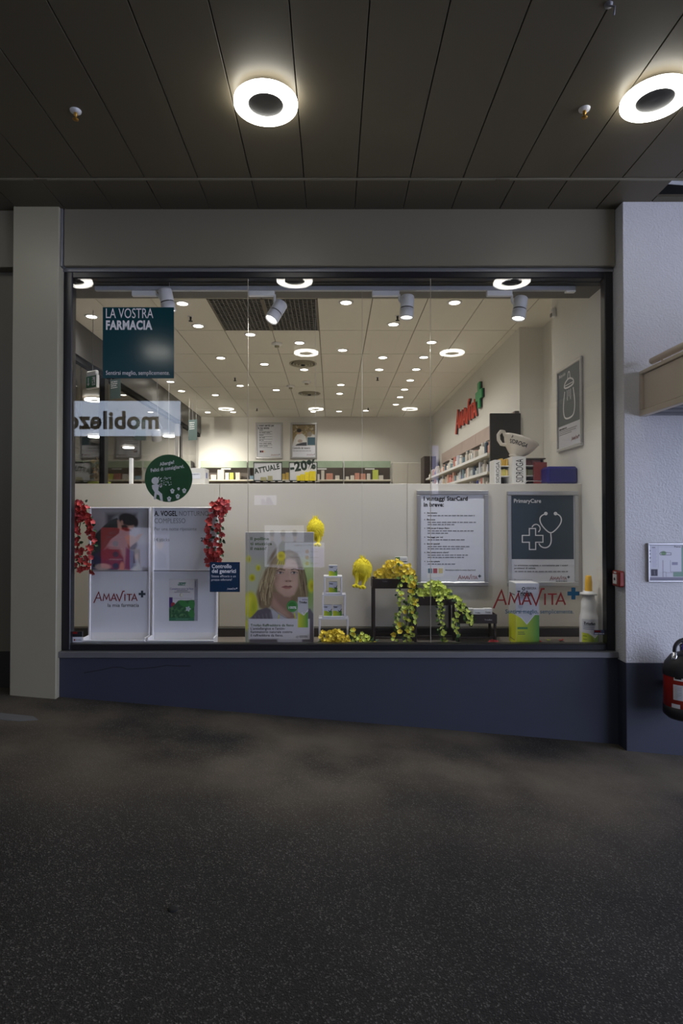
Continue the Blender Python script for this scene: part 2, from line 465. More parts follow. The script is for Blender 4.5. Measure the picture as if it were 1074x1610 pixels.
class Paint:
    """colours of a printed picture, painted on a numpy grid (x to the right, y down, in units of the source box)"""
    def __init__(s, W, H, n, col):
        s.W, s.H = W, H; s.nx = n; s.ny = max(2, int(n * H / W))
        s.x, s.y = np.meshgrid(np.linspace(0, W, s.nx), np.linspace(0, H, s.ny))
        s.c = np.zeros((s.ny, s.nx, 3)); s.c[:] = C(*col)[:3]; s.px = W / s.nx

    def put(s, d, col, soft=1.0, a=1.0):
        k = np.clip(.5 - d / (s.px * soft), 0, 1)[..., None] * a
        s.c = s.c * (1 - k) + np.array(C(*col)[:3]) * k

    def ell(s, cx, cy, rx, ry, col, soft=1.0, rot=0.0, a=1.0):
        c, q = cos(rot), sin(rot); dx, dy = s.x - cx, s.y - cy
        u = (dx * c + dy * q) / rx; v = (-dx * q + dy * c) / ry
        s.put((np.sqrt(u * u + v * v) - 1) * min(rx, ry), col, soft, a)

    def poly(s, P, col, soft=1.0, a=1.0):
        P = np.array(P, float); d = np.full(s.x.shape, 1e9); ins = np.zeros(s.x.shape, bool); n = len(P)
        for i in range(n):
            ax, ay = P[i]; bx, by = P[(i + 1) % n]; ex, ey = bx - ax, by - ay
            t = np.clip(((s.x - ax) * ex + (s.y - ay) * ey) / (ex * ex + ey * ey + 1e-9), 0, 1)
            d = np.minimum(d, np.hypot(s.x - ax - t * ex, s.y - ay - t * ey))
            cr = ((ay > s.y) != (by > s.y)) & (s.x < (bx - ax) * (s.y - ay) / (by - ay + 1e-12) + ax); ins ^= cr
        s.put(np.where(ins, -d, d), col, soft, a)

    def line(s, P, wd, col, soft=1.0, a=1.0):
        d = np.full(s.x.shape, 1e9)
        for (ax, ay), (bx, by) in zip(P[:-1], P[1:]):
            ex, ey = bx - ax, by - ay
            t = np.clip(((s.x - ax) * ex + (s.y - ay) * ey) / (ex * ex + ey * ey + 1e-9), 0, 1)
            d = np.minimum(d, np.hypot(s.x - ax - t * ex, s.y - ay - t * ey))
        s.put(d - wd / 2, col, soft, a)

    def rect(s, x0, y0, x1, y1, col, soft=1.0, a=1.0):
        s.put(np.maximum(np.abs(s.x - (x0 + x1) / 2) - (x1 - x0) / 2, np.abs(s.y - (y0 + y1) / 2) - (y1 - y0) / 2), col, soft, a)

    def hgrad(s, x0, y0, x1, y1, ca, cb):
        k = ((s.x >= x0) & (s.x <= x1) & (s.y >= y0) & (s.y <= y1))[..., None]
        t = np.clip((s.x - x0) / (x1 - x0), 0, 1)[..., None]
        g = np.array(C(*ca)[:3]) * (1 - t) + np.array(C(*cb)[:3]) * t
        s.c = np.where(k, g, s.c)

    def mesh(s, name, w, h, m):
        X = (s.x / s.W * w).ravel(); Z = ((1 - s.y / s.H) * h).ravel()
        V = np.stack([X, np.zeros_like(X), Z], 1)
        i = np.arange(s.ny * s.nx).reshape(s.ny, s.nx)
        Fq = np.stack([i[1:, :-1], i[1:, 1:], i[:-1, 1:], i[:-1, :-1]], -1).reshape(-1, 4)
        me = bpy.data.meshes.new(name); me.from_pydata(V.tolist(), [], Fq.tolist())
        at_ = me.color_attributes.new('print', 'FLOAT_COLOR', 'POINT')
        cc = np.ones((s.ny * s.nx, 4), np.float32); cc[:, :3] = s.c.reshape(-1, 3)
        at_.data.foreach_set('color', cc.ravel()); me.materials.append(m); me.update()
        return me


def spot(parent, loc, target, watt, size, blend=.5, col=WARM, radius=.04):
    l = bpy.data.lights.new('lamp_light', 'SPOT'); l.energy = watt; l.spot_size = size; l.spot_blend = blend; l.color = col; l.shadow_soft_size = radius
    o = bpy.data.objects.new('lamp_light', l); COL.objects.link(o)
    d = Vector(target) - Vector(loc)
    o.rotation_euler = d.to_track_quat('-Z', 'Y').to_euler(); o.location = loc
    if parent: o.parent = parent
    return o

# ================================================================ SETTING: the passage
CZ = ZC + 2.475                  # ceiling height
X0, X1 = -2.17, 2.265            # the shop window between pillar and right wall
YW = 4.75                        # front of the window frame
FZ = ZC - 1.065                  # floor of the window display
pl = at(98, 1096, 4.72); pr = at(970, 1170, 4.72)
SL = (pr.z - pl.z) / (pr.x - pl.x)


def fz(x): return pl.z + SL * (x - pl.x)


fl = MB()
xs = [-10 + i for i in range(20)]
for a in xs[:-1]:
    fl.add([(a, -6, fz(a)), (a + 1, -6, fz(a + 1)), (a + 1, 4.9, fz(a + 1)), (a, 4.9, fz(a))], [(0, 1, 2, 3)])
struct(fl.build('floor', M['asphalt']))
# worn grey repair strip in the asphalt beside the pillar
p = [at_z(-30, 1117, fz(-2.6)), at_z(52, 1122, fz(-2.4)), at_z(60, 1126, fz(-2.4)), at_z(30, 1130, fz(-2.4)), at_z(-30, 1127, fz(-2.6))]
gp = MB(); vs = [(q.x, q.y, fz(q.x) + .004) for q in p] + [(q.x, q.y, fz(q.x) - .01) for q in p]
gp.add(vs, [[4, 3, 2, 1, 0], [5, 6, 7, 8, 9]] + [(i, (i + 1) % 5, (i + 1) % 5 + 5, i + 5) for i in range(5)])
tag(gp.build('repair_patch', M['grey_patch']), 'pale grey repair patch in the dark asphalt at the foot of the pillar', 'floor patch')

# ceiling: dark void above, metal panels hung under it
YR = 4.28                        # cross rail
PW = 0.3856; PX = -0.2065
ce = MB(); ce.box(-10, 7.6, -6, 4.95, CZ + .10, CZ + .16); 
ceil_ = struct(ce.build('ceiling', M['black']))
k0 = math.floor((-10 - PX) / PW)
pan_a = B(.003, PW - .003, 0, 1, 0, .02, .002).mesh('panel', M['ceil_panel'])
for k in range(k0, k0 + 46):
    x = PX + k * PW
    if x > 7.3: break
    link('panel', pan_a, ceil_, (x, -6, CZ), scale=(1, YR - .012 + 6, 1))
    if 2.45 < x < 2.9:
        link('panel', pan_a, ceil_, (x, YR + .235, CZ), scale=(1, 4.75 - YR - .235, 1))
    else:
        link('panel', pan_a, ceil_, (x, YR + .012, CZ), scale=(1, 4.75 - YR - .012, 1))
# pipe in the open hatch of the ceiling
tag(MB().path([(2.45, YR + .10, CZ + .05), (2.95, YR + .18, CZ + .06)], .022, 10).build('duct_pipe', M['spot_grey']), 'grey pipe inside the dark open hatch of the passage ceiling', 'pipe')
rail = MB(); rail.box(-10, 7.6, YR - .012, YR + .012, CZ - .006, CZ + .03, .003)
rail = struct(rail.build('trim_1', M['beige']))
for px in (64, 790):
    q = at(px, 279, YR); B(-.05, .05, -.014, .014, -.008, .0, .002).build('joint_plate', M['ceil_panel'], rail, (q.x, YR, CZ - .005))

# fascia above the window
zt = at(500, 418, 4.70).z
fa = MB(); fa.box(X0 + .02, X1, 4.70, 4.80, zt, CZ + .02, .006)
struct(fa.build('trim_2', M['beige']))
fe = MB(); fe.box(X0 - .003, X0 + .018, 4.685, 4.75, zt - .01, CZ, .003)
struct(fe.build('trim_3', M['sill']))
fu = MB(); fu.box(X0, X1, 4.74, 4.80, at(500, 427, 4.74).z, zt + .01)
struct(fu.build('trim_4', M['sill']))
# plinth wall below the window, sill strip
zs1 = at(530, 1025, 4.70).z; zs0 = at(530, 1034.5, 4.70).z
lw_ = MB(); lw_.box(X0, X1 + .05, 4.72, 4.95, -.6, zs0 + .01)
dado = struct(lw_.build('wall_front', M['dado']))
cr_ = MB(); cp = [(132, 1058), (160, 1053), (178, 1049), (190, 1049), (200, 1052), (225, 1051), (245, 1049), (262, 1046), (278, 1047), (300, 1047)]
cp = [at(a, b, 4.72) for a, b in cp]
cr_.stroke([(c.x, c.z) for c in cp], .006, 4.7205, .0012).build('crack', M['crack'], dado)
si = MB(); si.box(X0, X1 + .002, 4.695, 4.80, zs0, zs1, .004)
struct(si.build('trim_5', M['sill']))

# pillar on the left and the front beside it
PXL = at(18, 700, 4.66).x; PXR = X0
pi_ = MB(); pi_.box(PXL, PXR, 4.66, 4.97, -.2, CZ + .03, .004)
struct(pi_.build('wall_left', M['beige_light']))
fl_ = MB(); z1 = at(8, 420, 4.72).z; z2 = at(8, 436, 4.80).z
fl_.box(-10, PXL - .002, 4.72, 4.95, z1, CZ + .03, .004)
struct(fl_.build('trim_6', M['beige']))
zb = at(8, 1024, 4.82).z
lp = MB(); lp.box(-10, PXL - .002, 4.82, 4.97, zb, z1 + .01)
struct(lp.build('wall_left.001', M['beige']))
lk = MB(); lk.box(-10, PXL - .002, 4.83, 4.97, -.4, zb)
struct(lk.build('baseboard_left', M['skirting']))

# right wall: white rough plaster above, painted dado below, thin return beside the window
YRW = 4.59
zd = at(990, 1042.5, YRW).z
rw = MB(); rw.box(X1 + .005, 9, YRW, 4.97, zd, CZ + .03, .003)
struct(rw.build('wall_right', M['plaster']))
rd = MB(); rd.box(X1 + .005, 9, YRW - .003, 4.97, -1.2, zd, .003)
struct(rd.build('wall_right.001', M['dado']))

# ---------------------------------------------------------------- the window
win = thing('window_1', '', ''); del win['label']; del win['category']; win['kind'] = 'structure'
zi1 = at(530, 437, YW).z; zi0 = at(530, 1012.5, YW).z; zo1 = at(530, 425.5, YW).z; zo0 = zs1
xi0 = at(112, 700, YW).x; xi1 = at(952.5, 700, YW).x
fr = MB()
for a in ((X0, xi0, YW, 4.83, zo0, zo1), (xi1, X1 + .003, YW, 4.83, zo0, zo1), (xi0, xi1, YW, 4.83, zi1, zo1), (xi0, xi1, YW, 4.83, zo0, zi0)):
    B(*a, .006).build('frame', M['frame'], win)
GY = 4.800; TILT = .013        # the panes lean in by a few millimetres
j1 = at(390.5, 700, GY).x; j2 = at(676.5, 700, GY).x
for a, b in ((xi0 - .01, j1 - .002), (j1 + .002, j2 - .002), (j2 + .002, xi1 + .01)):
    B(a, b, 0, .012, -.01, zi1 - zi0 + .01).build('pane', M['glass'], win, (0, GY, zi0), (TILT, 0, 0))
for j in (j1, j2): B(j - .0018, j + .0018, .001, .011, 0, zi1 - zi0).build('glass_joint', M['seal'], win, (0, GY, zi0), (TILT, 0, 0))

# ---------------------------------------------------------------- lamps, sprinklers in the passage ceiling


def ring_lamp(x, y, label, group='ring lamps in the passage ceiling', z=CZ):
    t = thing('ring_lamp', label, 'ceiling lamp', (x, y, z), group=group)
    link('housing', RL[0], t); link('diffuser', RL[1], t); link('centre_disc', RL[2], t)
    return t


RL = [MB().lathe([(.10, 0), (.10, -.028), (.165, -.03), (.165, -.034), (0, -.034)], 40).mesh('housing', M['white']),
      MB().lathe([(.105, -.034), (.180, -.030), (.186, -.036), (.186, -.056), (.182, -.060), (.109, -.060), (.105, -.056), (.105, -.034)], 48).mesh('diffuser', M['ring_glow']),
      MB().lathe([(.104, -.034), (.104, -.052), (.098, -.054), (0, -.050)], 40).mesh('centre_disc', M['dark'])]
q1 = at_z(418, 167, CZ - .06); q2 = at_z(1030, 160, CZ - .06)
ring_lamp(q1.x, q1.y, 'glowing white ring lamp with dark centre on the passage ceiling, nearer the pillar')
ring_lamp(q2.x, q2.y, 'glowing white ring lamp with dark centre on the passage ceiling above the white plaster wall')
ring_lamp(-2.68, q1.y, 'ring lamp above the pillar, mirrored in the top corner of the glass')
for x, n in ((-2.66, 'mirrored as a glow on the teal sign'), (-.40, 'mirrored in the glass above the grille'), (1.84, 'mirrored in the glass above the red wall lettering')):
    ring_lamp(x, .48, 'ring lamp of the passage ' + n)
for x, n in ((-2.6, 'leftmost'), (-.4, 'middle one'), (1.9, 'rightmost')):
    ring_lamp(x, -4.95, 'ring lamp far down the passage, %s of three mirrored above the back wall' % n)
for (px, py, n) in ((119, 174, 'left of the ring lamp, nearer the pillar'), (919, 171, 'beside the ring lamp at the right wall')):
    q = at_z(px, py, CZ)
    t = thing('sprinkler', 'small brass sprinkler head with white rose, ' + n, 'sprinkler', (q.x, q.y, CZ))
    MB().lathe([(.034, 0), (.032, -.008), (.012, -.014), (0, -.014)], 20).build('rose', M['white'], t)
    MB().lathe([(.010, -.012), (.012, -.03), (.006, -.034), (.006, -.05), (.018, -.052), (.018, -.056), (0, -.057)], 12).build('head', M['brass'], t)
q = at_z(957, 6, CZ)
t = thing('cable_clip', 'small pale cable clip screwed to a joint of the passage ceiling', 'clip', (q.x, q.y, CZ))
MB().lathe([(.02, 0), (.018, -.012), (0, -.014)], 12).build('base', M['sill'], t); MB().path([(0, 0, -.01), (.02, -.02, -.03), (.03, .01, -.045)], .005, 6).build('hook', M['sill'], t)

# ---------------------------------------------------------------- opposite side of the passage, seen only mirrored in the glass
ow = MB(); ow.box(-2.95, 7.6, -5.4, -5.2, -1.5, CZ + .05); struct(ow.build('wall_opposite', M['hallwall']))
ow = MB(); ow.box(-10, -2.95, -2.8, -2.55, -.5, CZ + .05); struct(ow.build('wall_opposite.001', M['dark_hall']))
ow = MB(); ow.box(-3.1, -2.95, -5.2, -2.8, -.5, CZ + .05); struct(ow.build('wall_opposite.002', M['dark_hall']))
ow = MB(); ow.box(-10.1, -10, -6, 4.8, -.5, CZ + .05); struct(ow.build('wall_far_left', M['hallwall']))
YV = 2 * GY + 2.5


def vx(px, Yv): return (px - CX) / F * Yv


def vz(py, Yv): return ZC + (815 - 17 - py) / F * Yv


sg = thing('shop_sign', 'backlit pale blue shop sign with dark lettering mirrored in the glass', 'sign', (vx(284, YV), -2.53, vz(683, YV)), (0, 0, pi))
B(0, 3.6, .005, .05, 0, vz(628, YV) - vz(683, YV), .004).build('case', M['sill'], sg)
MB().rect(.0, 3.6, .0, vz(628, YV) - vz(683, YV), .004, .002).build('lit_face', M['sign_white'], sg)
text('mobilezone', .34, vx(284, YV) - vx(250, YV), vz(671, YV) - vz(683, YV), M['sign_black'], sg, y=.001, bold=.035, width=2.42)


def backlit(name, label, x0, x1, z0, z1, y, paint, texts=()):
    t = thing(name, label, 'poster', (max(x0, x1), y, z0), (0, 0, pi))
    wd = abs(x1 - x0); B(0, wd, .004, .04, -.01, z1 - z0 + .01, .004).build('light_box', M['sill'], t)
    link('poster_print', paint.mesh('poster_print', wd, z1 - z0, M['backlit']), t)
    for s_, cap, x, z, m_, al in texts: text(s_, cap, x * wd, z * (z1 - z0), M[m_], t, y=-.001, align=al)
    return t


pa = Paint(45, 70, 45, (176, 36, 40))
for yy in (25, 42, 60): pa.ell(22, yy, 4.5, 4.5, (40, 50, 74)); pa.line([(12, yy + 8), (32, yy + 8)], 1, (230, 200, 205))
backlit('lit_advert', 'red advertising panel of a club mirrored in the glass over the photo of the man', vx(159, YV), vx(204, YV), vz(897, YV), vz(827, YV), -2.5, pa,
        (('In Club', .06, .5, .86, 'white_ink', 'CENTER'), ('Numerosi vantaggi', .035, .5, .78, 'white_ink', 'CENTER')))
pa = Paint(56, 70, 60, (170, 170, 205)); pa.rect(0, 0, 56, 26, (205, 205, 232), 4)
pa.ell(38, 42, 6, 9, (225, 190, 170)); pa.poly([(30, 34), (44, 32), (48, 60), (42, 64), (43, 42), (34, 40), (32, 62), (28, 60)], (120, 88, 60), 2); pa.poly([(26, 70), (30, 56), (46, 56), (50, 70)], (210, 214, 230), 2); pa.poly([(2, 62), (24, 62), (24, 70), (2, 70)], (60, 60, 84), 1)
backlit('lit_advert', 'pale advertising panel with a smiling woman mirrored beside the red club panel', vx(204, YV), vx(238, YV), vz(897, YV), vz(827, YV), -2.5, pa)
pa = Paint(30, 70, 40, (150, 150, 178)); pa.rect(0, 0, 30, 14, (90, 88, 110)); pa.ell(16, 28, 6, 8, (200, 172, 160)); pa.ell(16, 22, 6, 4, (50, 40, 40), 2); pa.poly([(2, 70), (6, 44), (16, 38), (27, 44), (30, 70)], (96, 104, 140), 2)
backlit('lit_advert', 'grey advertising panel with a standing man mirrored beside the pale panel of the woman', vx(239, YV), vx(266, YV), vz(897, YV), vz(823, YV), -2.5, pa, (('CLUB', .07, .45, .88, 'white_ink', 'CENTER'),))
Y2 = 2 * GY + 5.15
pa = Paint(94, 70, 80, (214, 214, 226))
for cx, c in ((22, (90, 84, 84)), (50, (110, 120, 90)), (76, (110, 100, 96))):
    pa.poly([(cx - 13, 60), (cx - 10, 30), (cx, 22), (cx + 10, 30), (cx + 13, 60)], c, 2); pa.ell(cx, 17, 5, 7, (206, 178, 160)); pa.ell(cx, 12, 6, 5, (60, 48, 40), 2)
pa.poly([(0, 30), (16, 30), (18, 70), (0, 70)], (196, 190, 228), 3)
backlit('lit_advert', 'pale advertising panel with three people mirrored over the poster of the blonde woman', vx(416, Y2), vx(478, Y2), vz(897, Y2), vz(825, Y2), -5.14, pa)
Y3 = 2 * GY + 4.95
pa = Paint(64, 38, 70, (222, 226, 240)); pa.rect(0, 8, 22, 38, (172, 166, 224), 4)
for yy in (14, 23, 32): pa.ell(28, yy, 3, 3, (212, 150, 60)); pa.line([(10, yy), (22, yy)], 1.1, (80, 84, 110)); pa.line([(40, yy), (54, yy)], .9, (120, 124, 150))
backlit('price_list_panel', 'white list panel with three round orange symbols mirrored over the yellow pollen figure', vx(448, Y3), vx(510, Y3), vz(891, Y3), vz(852, Y3), -4.95, pa, (('mobilio che prezzo', .045, .5, .86, 'green_ink', 'CENTER'),))
pa = Paint(35, 15, 40, (206, 204, 234)); pa.poly([(4, 15), (10, 3), (15, 3), (18, 15)], (110, 84, 170), 2); pa.poly([(14, 15), (20, 5), (25, 6), (24, 15)], (140, 120, 196), 2)
backlit('screen_panel', 'small lilac lit panel mirrored on the partition above the blonde woman poster', vx(400, Y2), vx(435, Y2), vz(793, Y2), vz(778, Y2), -5.14, pa)

pa = Paint(10, 75, 12, (190, 190, 236)); pa.rect(0, 60, 10, 75, (230, 230, 250))
backlit('reflection_strip', 'narrow upright lilac lit strip added for its reflection over the joint of the glass panes', vx(679, Y2), vx(689, Y2), vz(776, Y2), vz(700, Y2), -5.14, pa)  # blank glowing strip, added to give the lilac bar reflected in the glass
q = at_z(272, 1434, fz(-.5)); o = MB().lathe([(.022, -.004), (.020, .002), (.010, .004), (0, .004)], 14).build('gum_spot', M['black'], None, (q.x, q.y, fz(q.x) + .002))
o.rotation_euler = (0, -math.atan(SL), 0); tag(o, 'small black trodden gum spot on the grey asphalt', 'gum spot')

# ---------------------------------------------------------------- things on the right wall
# canopy box with tube rail
x0 = at(1005, 620, YRW).x; zt_ = at(1005, 584, YRW).z; zb_ = at(1005, 655, YRW).z
t = thing('canopy', 'beige metal canopy box with tube rail jutting from the white plaster wall', 'canopy', (x0, YRW, zb_))
H = zt_ - zb_; Ln = 1.5
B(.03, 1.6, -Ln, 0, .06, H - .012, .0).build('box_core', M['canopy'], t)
B(.012, .03, -Ln, -.05, .05, H - .035, .002).build('side_panel', M['canopy'], t)
for a in ((0, .05, -Ln, 0, H - .03, H), (0, .05, -Ln, 0, 0, .045), (0, .05, -.035, 0, .045, H - .03)): B(*a, .004).build('edge_profile', M['canopy'], t)
for i in range(9): B(.06, 1.6, -.10 - i * .16, -.02 - i * .16, .005, .03, .004).build('slat', M['sill'], t)
B(.05, 1.6, -Ln, 0, .035, .06).build('soffit', M['dark'], t)
MB().path([(.05, -.10, H + .055), (.05, -Ln, H + .055)], .026, 14).build('tube_rail', M['canopy'], t)
for yy in (-.24, -.75, -1.2): MB().path([(.05, yy, H - .01), (.05, yy, H + .04)], .011, 8).build('rail_post', M['canopy'], t)

# evacuation plan
a = at(1019.5, 915, YRW - .02); zt_ = at(1019.5, 854, YRW - .02).z
t = thing('evacuation_plan', 'framed evacuation floor plan hung on the white plaster wall', 'framed plan', (a.x, YRW, a.z))
H = zt_ - a.z; Wd = .44
for b_ in ((0, Wd, -.022, 0, 0, .012), (0, Wd, -.022, 0, H - .012, H), (0, .012, -.022, 0, .012, H - .012), (Wd - .012, Wd, -.022, 0, .012, H - .012)): B(*b_, .003).build('frame', M['alu'], t)
B(.01, Wd - .01, -.010, -.002, .01, H - .01).build('backing', M['paper'], t)
pa = Paint(1370, 1000, 130, (204, 204, 214))
pa.rect(820, 80, 1370, 800, (126, 160, 150)); pa.rect(250, 80, 820, 760, (210, 210, 220)); pa.rect(610, 770, 1370, 900, (116, 150, 134)); pa.rect(0, 915, 1370, 1000, (124, 120, 140))
pa.ell(370, 240, 70, 60, (112, 150, 104), 2)
pa.line([(270, 250), (300, 210), (560, 230), (560, 290), (290, 290), (270, 250)], 14, (60, 60, 80))
pa.rect(580, 490, 730, 570, (140, 140, 166)); pa.line([(350, 440), (350, 905)], 12, (60, 60, 84)); pa.line([(540, 440), (540, 760), (820, 760)], 8, (90, 90, 116)); pa.line([(350, 770), (430, 770), (430, 905)], 8, (90, 90, 116)); pa.line([(430, 790), (600, 790)], 6, (90, 90, 116))
pa.rect(45, 690, 215, 880, (40, 38, 60)); pa.line([(130, 730), (140, 850)], 14, (120, 112, 140)); pa.line([(230, 20), (230, 640)], 5, (150, 150, 186))
for yy in (170, 260, 370, 480): pa.ell(20, yy, 20, 22, (60, 58, 88))
for yy in range(110, 640, 34): pa.line([(80, yy), (180 if yy % 3 else 200, yy)], 9, (160, 158, 196))
pa.line([(80, 80), (150, 80)], 18, (60, 60, 84)); 
link('plan_print', pa.mesh('plan_print', Wd - .024, H - .024, M['print']), t, (.012, -.0108, .012))
text('Piano di evacuazione', .014, Wd * .47, H - .034, M['ink'], t, y=-.0112, width=.19)

# manual fire alarm box
a = at(966, 922, 4.66); b_ = at(966, 897, 4.66)
t = thing('fire_alarm_box', 'red fire alarm call point on the narrow return beside the window frame', 'fire alarm', (X1 + .005, 4.66, a.z), (0, 0, -pi / 2))
H = b_.z - a.z
B(-.055, .065, -.045, 0, 0, H, .010).build('case', M['alarm_red'], t)
B(-.03, .03, -.050, -.044, H * .16, H * .78, .002).build('push_plate', M['white'], t)
MB().disc(.0, H * .47, .012, -.0502).build('push_button', M['dark'], t)
B(-.02, .02, -.047, -.044, H * .84, H * .94, .001).build('window_slot', M['white'], t)
# the narrow box looks towards the passage too: its front carries the label
# fire extinguisher
c = at(1074, 1080, 4.41); r_ = .130
zt_ = at(1074, 1048, 4.41).z; z0 = at(1074, 1127, 4.41).z
t = thing('fire_extinguisher', 'red fire extinguisher with black hood and hose hung on the dark dado', 'fire extinguisher', (c.x, 4.41, z0))
H = zt_ - z0
MB().lathe([(0, .045), (r_ * .8, .045), (r_, .06), (r_, H - .05), (r_ * .98, H - .03)], 36).build('cylinder', M['ext_red'], t)
MB().lathe([(0, -.01), (r_ * .8, -.005), (r_ * 1.02, .02), (r_ * 1.03, .085), (r_ * 1.0, .087)], 36).build('foot', M['ext_black'], t)
MB().lathe([(r_ * 1.03, H - .06), (r_ * 1.03, H - .02), (r_ * .92, H + .03), (r_ * .62, H + .085), (r_ * .3, H + .105), (0, H + .106)], 36).build('hood', M['ext_black'], t)
nx = -.078
MB().lathe([(.020, 0), (.020, .03), (.015, .032), (.015, .055), (0, .056)], 14, (nx, -.03, H + .06)).build('hose_fitting', M['chrome'], t)
pts = [(nx, -.03, H + .10)] + [(nx + .075 * (1 - cos(u)), -.03, H + .13 + .075 * sin(u)) for u in np.linspace(0, pi, 12)]
MB().path(pts, .014, 10).build('hose', M['ext_black'], t)
MB().lathe([(.022, 0), (.022, .05), (.03, .055), (.03, .075), (0, .08)], 14, (0, 0, H + .1)).build('valve', M['chrome'], t)
MB().path([(-.02, -.02, H + .13), (-.025, -.04, H + .17), (0, -.045, H + .185), (.02, -.04, H + .16)], .005, 8).build('pull_ring', M['purple'], t)
B(-.01, .09, -.012, .012, H + .17, H + .19, .004).build('lever', M['ext_black'], t)
B(-.04, .04, .10, .18, H * .5, H * .62, .004).build('wall_bracket', M['ext_black'], t)


def curved_label(x0, x1, z0, z1, m, name='label_print', lift=1.008):
    g = MB(); n = 8; vs = []
    for i in range(n + 1):
        x = x0 + (x1 - x0) * i / n; y = -math.sqrt(max(1e-6, (r_ * lift) ** 2 - x * x)); vs += [(x, y, z0), (x, y, z1)]
    g.add(vs, [(2 * i, 2 * i + 2, 2 * i + 3, 2 * i + 1) for i in range(n)]); return g.build(name, m, t)


curved_label(-.112, -.06, H * .40, H * .70, M['paper']); curved_label(-.118, -.082, H * .24, H * .32, M['paper'])
curved_label(-.110, -.066, H * .78, H * .96, M['white_ink']); curved_label(-.106, -.075, H * .81, H * .92, M['dark'], lift=1.012)
g = MB()
for i in range(5): 
    zz = H * (.45 + .05 * i); y = -math.sqrt((r_ * 1.013) ** 2 - .085 ** 2); g.rect(-.105, -.068, zz, zz + .004, y - .006, .001)
g.build('label_lines', M['ink_grey'], t)

# ================================================================ SETTING: the shop behind the glass
XL, XA, XR = -3.2, 2.42, 2.73     # glazed side, lettering wall, alcove wall
YB = 14.4; PY = 5.35; SOF = ZC + 1.935
IF = .2                           # shop floor level
struct(B(XL - .12, XR + .1, 4.98, YB + .1, IF - .1, IF).build('floor_shop', M['shopfloor']))
struct(B(XL - .12, XR + .1, YB, YB + .1, IF, CZ + .05).build('wall_back', M['white_wall']))
YH = 23.0                         # far end of the side hall
struct(B(-9.1, XL - .121, 4.98, YH, IF - .1, IF).build('floor_hall', mat('hall_floor', C(110, 102, 94), .5)))
struct(B(-9.1, XL + .0, YH, YH + .1, IF, CZ + .05).build('wall_hall_back', mat('hall_end_wall', C(140, 128, 110), .7)))
struct(B(XL - .12, XL, YB + .1, YH, IF, CZ + .05).build('wall_hall_right', mat('hall_side_wall', C(150, 138, 122), .7)))
struct(B(XA, XR + .15, 7.62, YB, IF, CZ + .05).build('wall_shop_right', M['white_wall']))
struct(B(XR, XR + .12, 6.05, 7.62, IF, CZ + .05).build('wall_alcove', M['white_wall']))
XD = at(956, 800, 4.84).x
struct(B(XD, XR + .12, 4.84, 6.05, IF, CZ + .05).build('wall_display_right', M['white_wall']))
struct(B(-9, -2.3, 4.98, 5.04, IF, CZ + .05).build('wall_shop_front', M['white_wall']))
struct(B(-9.1, -9, 5.04, YH, IF, CZ + .05).build('wall_hall_left', M['hallwall']))
# ceiling tiles on their grid
TX, TYs = .625, [5.2, 6.63, 7.75, 8.87, 9.99, 11.11, 12.23, 13.35, 14.4]
cs = B(-3.2, XR + .1, 5.1, YB, CZ + .012, CZ + .05)
ceil2 = struct(cs.build('ceiling_shop', M['tbar']))
tile = B(.008, .992, .005, .995, 0, .012).mesh('tile', M['tile'])
for r in range(len(TYs) - 1):
    for k in range(-5, 5):
        xa = -.17 + TX * k; xb = xa + TX
        if xb < XL or xa > XR: continue
        xa = max(xa, XL); xb = min(xb, XR)
        if r == 1 and k in (-2, -1): continue
        link('tile', tile, ceil2, (xa, TYs[r], CZ), scale=(xb - xa, TYs[r + 1] - TYs[r], 1))
# open grille in the place of two tiles
g = thing('ceiling_grille', 'dark metal grille set in the white tiled ceiling near the window', 'grille', (-.17 - 2 * TX, 6.63, CZ - .004))
B(0, 2 * TX, 0, 1.12, .014, .016).build('back_plate', MATS['shop_floor'] if 0 else mat('grille_back', C(62, 60, 58), .7), g)
for i in range(2):
    lt = MB(); x_ = i * TX
    for k in range(13): xx = x_ + .02 + k * (TX - .04) / 12; lt.box(xx - .004, xx + .004, .01, 1.11, 0, .012)
    for k in range(21): yy = .01 + k * 1.10 / 20; lt.box(x_ + .02, x_ + TX - .02, yy - .004, yy + .004, .001, .011)
    o = lt.build('lattice', mat('grille_wire', C(120, 118, 114), .5), g); o['kind'] = 'stuff'
    for a in ((x_, x_ + .02, 0, 1.12), (x_ + TX - .02, x_ + TX, 0, 1.12)): B(*a, -.002, .012).build('edge_frame', M['tbar'], g)

# dark soffit over the display and its spotlight rail
struct(B(-2.4, XR, 4.83, 4.90, SOF, CZ + .04).build('trim_7', M['soffit_dark']))
struct(B(-2.4, XR, 4.901, 5.17, SOF, CZ + .04).build('trim_7.001', M['soffit']))
# glazed side of the shop: header beam, mullions, panes
struct(B(XL - .12, XL, 5.04, YB, ZC + 2.06, CZ + .04).build('trim_8', M['header']))
struct(B(XL - .10, XL - .02, 5.04, YB, ZC + 1.99, ZC + 2.06).build('trim_9', M['black']))
w2 = struct(B(XL - .09, XL - .03, 5.04, YB, IF, IF + .10).build('window_2', M['frame']))
for y_ in (8.35, 12.55, 5.1): B(XL - .10, XL - .02, y_, y_ + .14, IF + .1, ZC + 1.99, .004).build('mullion', M['frame'], w2)
B(XL - .10, XL - .02, 12.35, 12.45, IF + .1, ZC + 1.99, .004).build('mullion', M['alu'], w2)
for a, b_ in ((5.25, 8.34), (8.50, 12.34), (12.70, 14.38)): B(XL - .065, XL - .055, a, b_, IF + .1, ZC + 1.99).build('pane', M['glass'], w2)
struct(B(-9, XL - .12, 5.04, YH, CZ, CZ + .05).build('ceiling_hall', mat('hall_ceiling', C(90, 80, 68), .6)))
struct(B(XL - .0, XL + .001, 14.0, 14.01, IF, IF + .01).build('trim_10', M['frame']))

